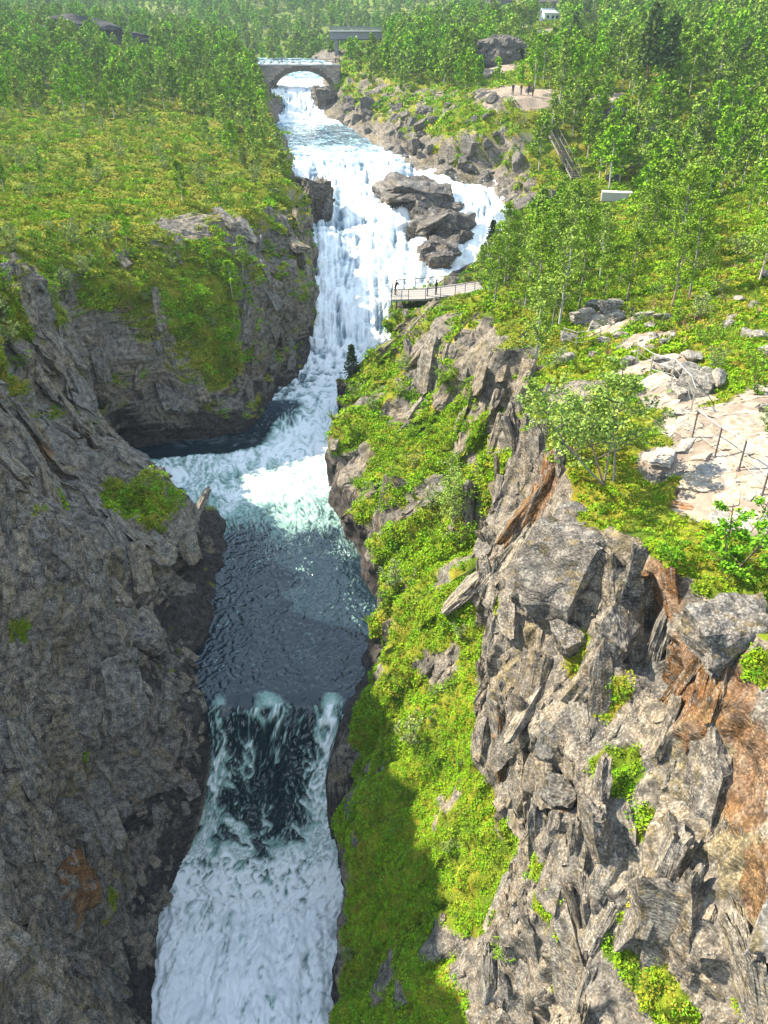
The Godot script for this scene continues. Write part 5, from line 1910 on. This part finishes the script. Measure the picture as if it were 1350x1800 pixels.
	for q in scatter(grids[1], 0.3, 2.2, 62.0, 175.0, func(p, n, s): return 0.022 + 0.04 * maxf(0.0, n_patch.get_noise_2d(p.x * 0.5, p.z * 0.5)), 2.6, tr):
		want("willow", q[0], tr.randf_range(0.8, 2.6), "moor", tr, 2.0)
	for q in scatter(grids[1], 0.3, 2.3, 62.0, 110.0, func(p, n, s): return 0.006, 5.0, tr):
		want("birch", q[0], tr.randf_range(2.2, 4.2), "leftwood", tr, 6.0)
	for q in scatter(grids[1], 0.0, 2.6, 108.0, 344.0, func(p, n, s):
			var d: float = -p.z
			var bankside := smoothstep(1.15, 1.7, s) * smoothstep(110.0, 130.0, d)
			return (0.1 * smoothstep(150.0, 190.0, d + 25.0 * n_patch.get_noise_2d(p.x * 0.4, p.z * 0.4)) + 0.05 * bankside), 2.6, tr):
		want("birch" if -q[0].z < 190.0 else "birch_far", q[0], tr.randf_range(4.0, 8.0) if -q[0].z > 150.0 else tr.randf_range(2.5, 5.0), "leftwood", tr, 6.0)
	for q in scatter(grids[1], 2.0, 5.0, 62.0, 84.0, func(p, n, s): return 0.035, 2.2, tr):
		want("willow", q[0], tr.randf_range(0.9, 2.2), "walls", tr, 2.0)
	for q in scatter(grids[3], 4.9, 7.4, 40.0, 100.0, func(p, n, s):
			var d: float = -p.z
			var sc := proj(p)
			var open := smoothstep(36.0, 52.0, d) * (0.35 if s > 6.0 and d < 62.0 else 1.0)
			if s < 5.25: open *= 0.4
			return 0.13 * open, 1.7, tr):
		want("birch_near" if -q[0].z < 80.0 else "birch", q[0], tr.randf_range(4.0, 7.6), "grove", tr, 6.0)
	for q in scatter(grids[3], 4.3, 8.0, 98.0, 344.0, func(p, n, s): return (0.1 if s > 5.0 else 0.03) * (0.7 if -p.z < 150.0 else 1.0), 2.2, tr):
		want("birch" if -q[0].z < 170.0 else "birch_far", q[0], tr.randf_range(4.5, 8.5), "rightwood", tr, 6.0)
	for q in scatter(grids[3], 5.0, 8.0, 125.0, 200.0, func(p, n, s): return 0.0014, 9.0, tr):
		want("pine", q[0], tr.randf_range(6.5, 9.5), "pines", tr, 9.0)
	want_px("pine", 920, 168, 13.0, "pines", 9.0)
	want_px("pine", 1130, 170, 12.0, "pines", 9.0)
	want_px("pine", 1165, 175, 13.0, "pines", 9.0)
	for q in scatter(hills, 0.0, 1.0, 320.0, 1000.0, func(p, n, s): return 0.034 * smoothstep(-0.35, 0.1, n_patch.get_noise_2d(p.x * 0.25, p.z * 0.25)), 3.5, tr):
		want("birch_far", q[0], tr.randf_range(6.0, 11.0), "leftwood", tr, 6.0)
	for q in scatter(grids[3], 1.8, 4.8, 36.0, 80.0, func(p, n, s): return 0.045, 1.5, tr):
		want("willow", q[0], tr.randf_range(0.6, 1.9), "cliff", tr, 2.0)
	for q in scatter(grids[2], 1.8, 3.6, 18.0, 33.0, func(p, n, s): return 0.06, 1.0, tr):
		want("willow", q[0], tr.randf_range(0.5, 1.2), "cliff", tr, 2.0)
	for q in scatter(grids[3], 5.2, 7.0, 34.0, 70.0, func(p, n, s): return 0.04, 1.8, tr):
		want("willow", q[0], tr.randf_range(0.7, 1.6), "terrace", tr, 2.0)
	for q in [[60, 440, 2.2], [100, 452, 2.0], [130, 430, 2.4], [180, 470, 1.8], [230, 450, 1.6], [90, 515, 1.7], [120, 500, 1.8], [200, 515, 1.5], [150, 480, 2.0], [30, 440, 2.4], [10, 510, 2.0], [15, 600, 1.7], [40, 640, 1.5], [300, 468, 1.4], [120, 530, 1.6], [95, 545, 1.3], [10, 560, 1.8]]:
		want_px("willow", q[0], q[1], q[2], "walls", 2.0)
	for q in [[415, 520, 3.6], [440, 560, 3.0], [395, 660, 2.0], [375, 470, 2.6], [430, 480, 3.4]]:
		want_px("birch", q[0], q[1], q[2], "walls", 6.0)
	for q in [[1330, 690, 1.5], [1345, 760, 1.1], [1250, 640, 1.0], [1190, 570, 1.4], [1230, 590, 1.3], [1320, 650, 1.2]]:
		want_px("willow", q[0], q[1], q[2], "terrace", 2.0)
	for q in [[700, 1035, 1.8], [725, 1310, 1.8], [800, 960, 2.0], [880, 1680, 0.8], [1090, 1225, 0.6]]:
		want_px("willow", q[0], q[1], q[2], "cliff", 2.0)
	plant_trees()
	var mark := func(words: String, u: float, v: float) -> Array: return [words, ground(u, v)[0]]
	sort_out(single_trees["birch_tree"], [mark.call("the wooden stair", 985, 265), mark.call("the concrete block", 1082, 348), mark.call("the gravel clearing", 905, 165), mark.call("the rubble heap", 880, 108), mark.call("the road end of the arch bridge", 600, 125), mark.call("the wooded end of the arch bridge", 430, 130),
		mark.call("the viewing platform", 830, 510), mark.call("the bend of the boulder path", 1160, 620), mark.call("the short railing below the grove", 1020, 605), mark.call("the rock islands of the cascade", 930, 380), mark.call("the flowery grass slope above the path", 1320, 480), mark.call("the road bridge", 680, 80), mark.call("the twin power pole", 1037, 40), mark.call("the dark rock knoll", 180, 90), mark.call("the mossy edge of the heath cliff", 300, 380), mark.call("the boulders on the upper slope", 1290, 310)], "birch", "birch wood")
	sort_out(single_trees["willow_shrub"], [mark.call("the brown rock in the cascade", 490, 330), mark.call("the mossy edge of the heath cliff", 300, 380), mark.call("the birch wood behind the heath", 200, 190), mark.call("the spur of the shaded cliff", 80, 470), mark.call("the calm pool below the arch bridge", 460, 240), mark.call("the middle of the open heath", 200, 290)], "willow shrub", "heath")
	sort_out(single_trees["cliff_shrub"], [mark.call("the small spruce on the ridge", 620, 660), mark.call("the broad willow on the green cliff", 790, 900), mark.call("the lip of the lower fall", 640, 1230), mark.call("the rim below the leaning willow", 900, 760), mark.call("the foot of the rust-stained cliff", 860, 1450), mark.call("the rock under the viewing platform", 720, 580)], "cliff shrub", "greenery")
	sort_out(single_trees["path_shrub"], [mark.call("the bend of the boulder path", 1160, 620), mark.call("the post and wire railing", 1290, 780), mark.call("the short railing below the grove", 1020, 605), mark.call("the flowery grass slope above the path", 1320, 480)], "green bush", "bushes")
	sort_out(single_trees["wall_shrub"], [mark.call("the mossy gully across the pool", 340, 560), mark.call("the cove of still water", 200, 700)], "wall shrub", "greenery")
	sort_out(single_trees["pine_tree"], [mark.call("the gravel clearing", 905, 165), mark.call("the wooden stair", 985, 265), mark.call("the boulders on the upper slope", 1290, 310)], "dark pine", "wood")
	sort_out(get_children().filter(func(o): return String(o.name).begins_with("bank_boulder")), [mark.call("the arch bridge", 600, 160), mark.call("the calm pool", 640, 225), mark.call("the large rock island", 745, 285), mark.call("the gravel clearing", 905, 165), mark.call("the wooden stair", 985, 265), mark.call("the lowest black rock of the cascade", 920, 400), mark.call("the concrete block", 1082, 348)], "angular boulder", "stones")
	sort_out(get_children().filter(func(o): return String(o.name).begins_with("boulder")), [mark.call("the bend of the path", 1190, 650), mark.call("the short railing below the grove", 1020, 600), mark.call("the post and wire railing", 1290, 780), mark.call("the flowery grass slope", 1320, 540)], "pale boulder", "stones")
	# plants of their own
	var single := [
		["willow_near", 1085, 845, 4.3, "willow_shrub", "sprawling willow with crooked bare limbs on the cliff edge beside the railing", "shrub"],
		["willow_near", 1000, 800, 2.8, "willow_shrub", "leaning willow with a dark curved trunk at the very rim of the cliff", "shrub"],
		["rowan", 1270, 1010, 2.2, "leafy_bush", "dense bright green bush on the mossy rim above the rust-stained cliff", "shrub"],
		["rowan", 1185, 985, 0.9, "leafy_bush", "small thin bush beside the dense bush on the mossy rim", "shrub"],
		["rowan", 1325, 1190, 0.45, "leafy_bush", "tiny green bush on a mossy ledge of the rust-stained cliff", "shrub"],
		["rowan", 1060, 905, 0.4, "leafy_bush", "tiny green tuft of leaves on top of the leaning slab", "shrub"],
		["willow_near", 790, 935, 3.6, "willow_shrub", "broad grey-green willow growing out of the green cliff above the pool", "shrub"],
		["spruce", 613, 655, 3.3, "spruce_tree", "small dark spruce on the point of the ridge above the white water", "tree"],
		["spruce", 868, 440, 4.5, "spruce_tree", "dark spruce behind the viewing platform at the edge of the cascade", "tree"]]
	for q in single:
		var hit := ground(q[1], q[2])
		var hb: float = {"willow_near": 3.2, "rowan": 1.9, "spruce": 3.0}[q[0]]
		var o := thing(q[4], q[5], q[6], hit[0] - Vector3(0, 0.05, 0), tr.randf() * TAU)
		o.scale = Vector3.ONE * (q[3] / hb)
		var km: Array = kinds[q[0]][tr.randi() % kinds[q[0]].size()]
		obj("trunk", km[0], m_wood, o)
		obj("crown", km[1], m_needle if q[0] == "spruce" else m_leaf, o)
	stage("trees")

	# ---- ground cover ----
	var leafy := []; var grassy := []; var heathy := []
	for gi in 4:
		var g := grids[gi]
		for q in scatter(g, 0.0, 8.0, 8.0, 340.0, func(p, n, s):
				var d: float = -p.z
				var k := 22.0 if d < 26.0 else (14.0 if d < 36.0 else (7.0 if d < 60.0 else (3.4 if d < 90.0 else (1.4 if d < 150.0 else 0.35))))
				return k, 0.0, tr):
			var p: Vector3 = q[0]
			var d := -p.z
			var k := 0.42 if d < 26.0 else (0.55 if d < 36.0 else (0.8 if d < 60.0 else (1.1 if d < 90.0 else (1.5 if d < 150.0 else 2.4))))
			k *= tr.randf_range(0.6, 1.35)
			var pn := n_patch.get_noise_3dv(p * 1.3) + 0.35 * tr.randfn()
			var lush: float = 0.35 if (not g.left and g.seg[q[2]] < 5.0) else (-0.32 if g.left and g.seg[q[2]] < 2.2 else 0.05)
			var xf := plant_spot(p - q[1] * 0.03, tr, k, q[1], 0.6)
			if pn + lush > 0.12:
				leafy.append([xf, tint(Color(0.15, 0.34, 0.015).lerp(Color(0.27, 0.4, 0.022), tr.randf()), tr, 0.25)])
			elif pn + lush > -0.2:
				grassy.append([xf, tint(Color(0.3, 0.37, 0.045), tr, 0.25)])
			else:
				heathy.append([xf.scaled_local(Vector3(1.1, 0.6, 1.1)), tint(Color(0.31, 0.29, 0.035).lerp(Color(0.16, 0.22, 0.025), tr.randf()), tr, 0.25)])
	print("cover ", leafy.size(), " ", grassy.size(), " ", heathy.size())
	stuff("undergrowth", "bright leafy undergrowth and ferns covering the banks", "undergrowth", clump_mesh(900, 42, 0.17, 0.46, 0.34), m_leaf, leafy)
	stuff("grass", "yellow-green grass tufts on the banks and the heath", "grass", tuft_mesh(901, 22, 0.5, 0.3), m_leaf, grassy)
	stuff("heather", "low olive and ochre heather and moss cushions on the banks", "heather", clump_mesh(902, 40, 0.16, 0.5, 0.28), m_leaf, heathy)
	var pink := []
	for q in scatter(grids[3], 5.5, 7.2, 36.0, 56.0, func(p, n, s): return 1.1 * smoothstep(-0.1, 0.35, n_patch.get_noise_2d(p.x * 0.7, p.z * 0.7)), 0.0, tr):
		pink.append([plant_spot(q[0], tr, tr.randf_range(0.8, 1.3)), tint(Color(0.36, 0.2, 0.17), tr, 0.25)])
	stuff("fireweed", "thin pink fireweed spikes on the grass slope above the path", "flowers", tuft_mesh(903, 5, 0.55, 0.2), m_leaf, pink)
	var ball := begin()
	ball.set_color(Color(0.76, 0.79, 0.79))
	for sx in [-1.0, 1.0]:
		for sy in [-1.0, 1.0]:
			for sz in [-1.0, 1.0]:
				tri(ball, Vector3(sx, 0, 0), Vector3(0, sy, 0), Vector3(0, 0, sz), Vector3(sx, sy, sz).normalized())
	var spots := []
	for q in drops:
		spots.append([Transform3D(Basis(Vector3(1, 1, 0).normalized(), tr.randf() * 3.0) * Basis.from_scale(Vector3.ONE * q[1]), q[0]), Color.WHITE])
	print("drops ", spots.size())
	stuff("spray", "white drops of spray torn off the falling water", "spray", ball.commit(), m_foam, spots)
	stage("done")
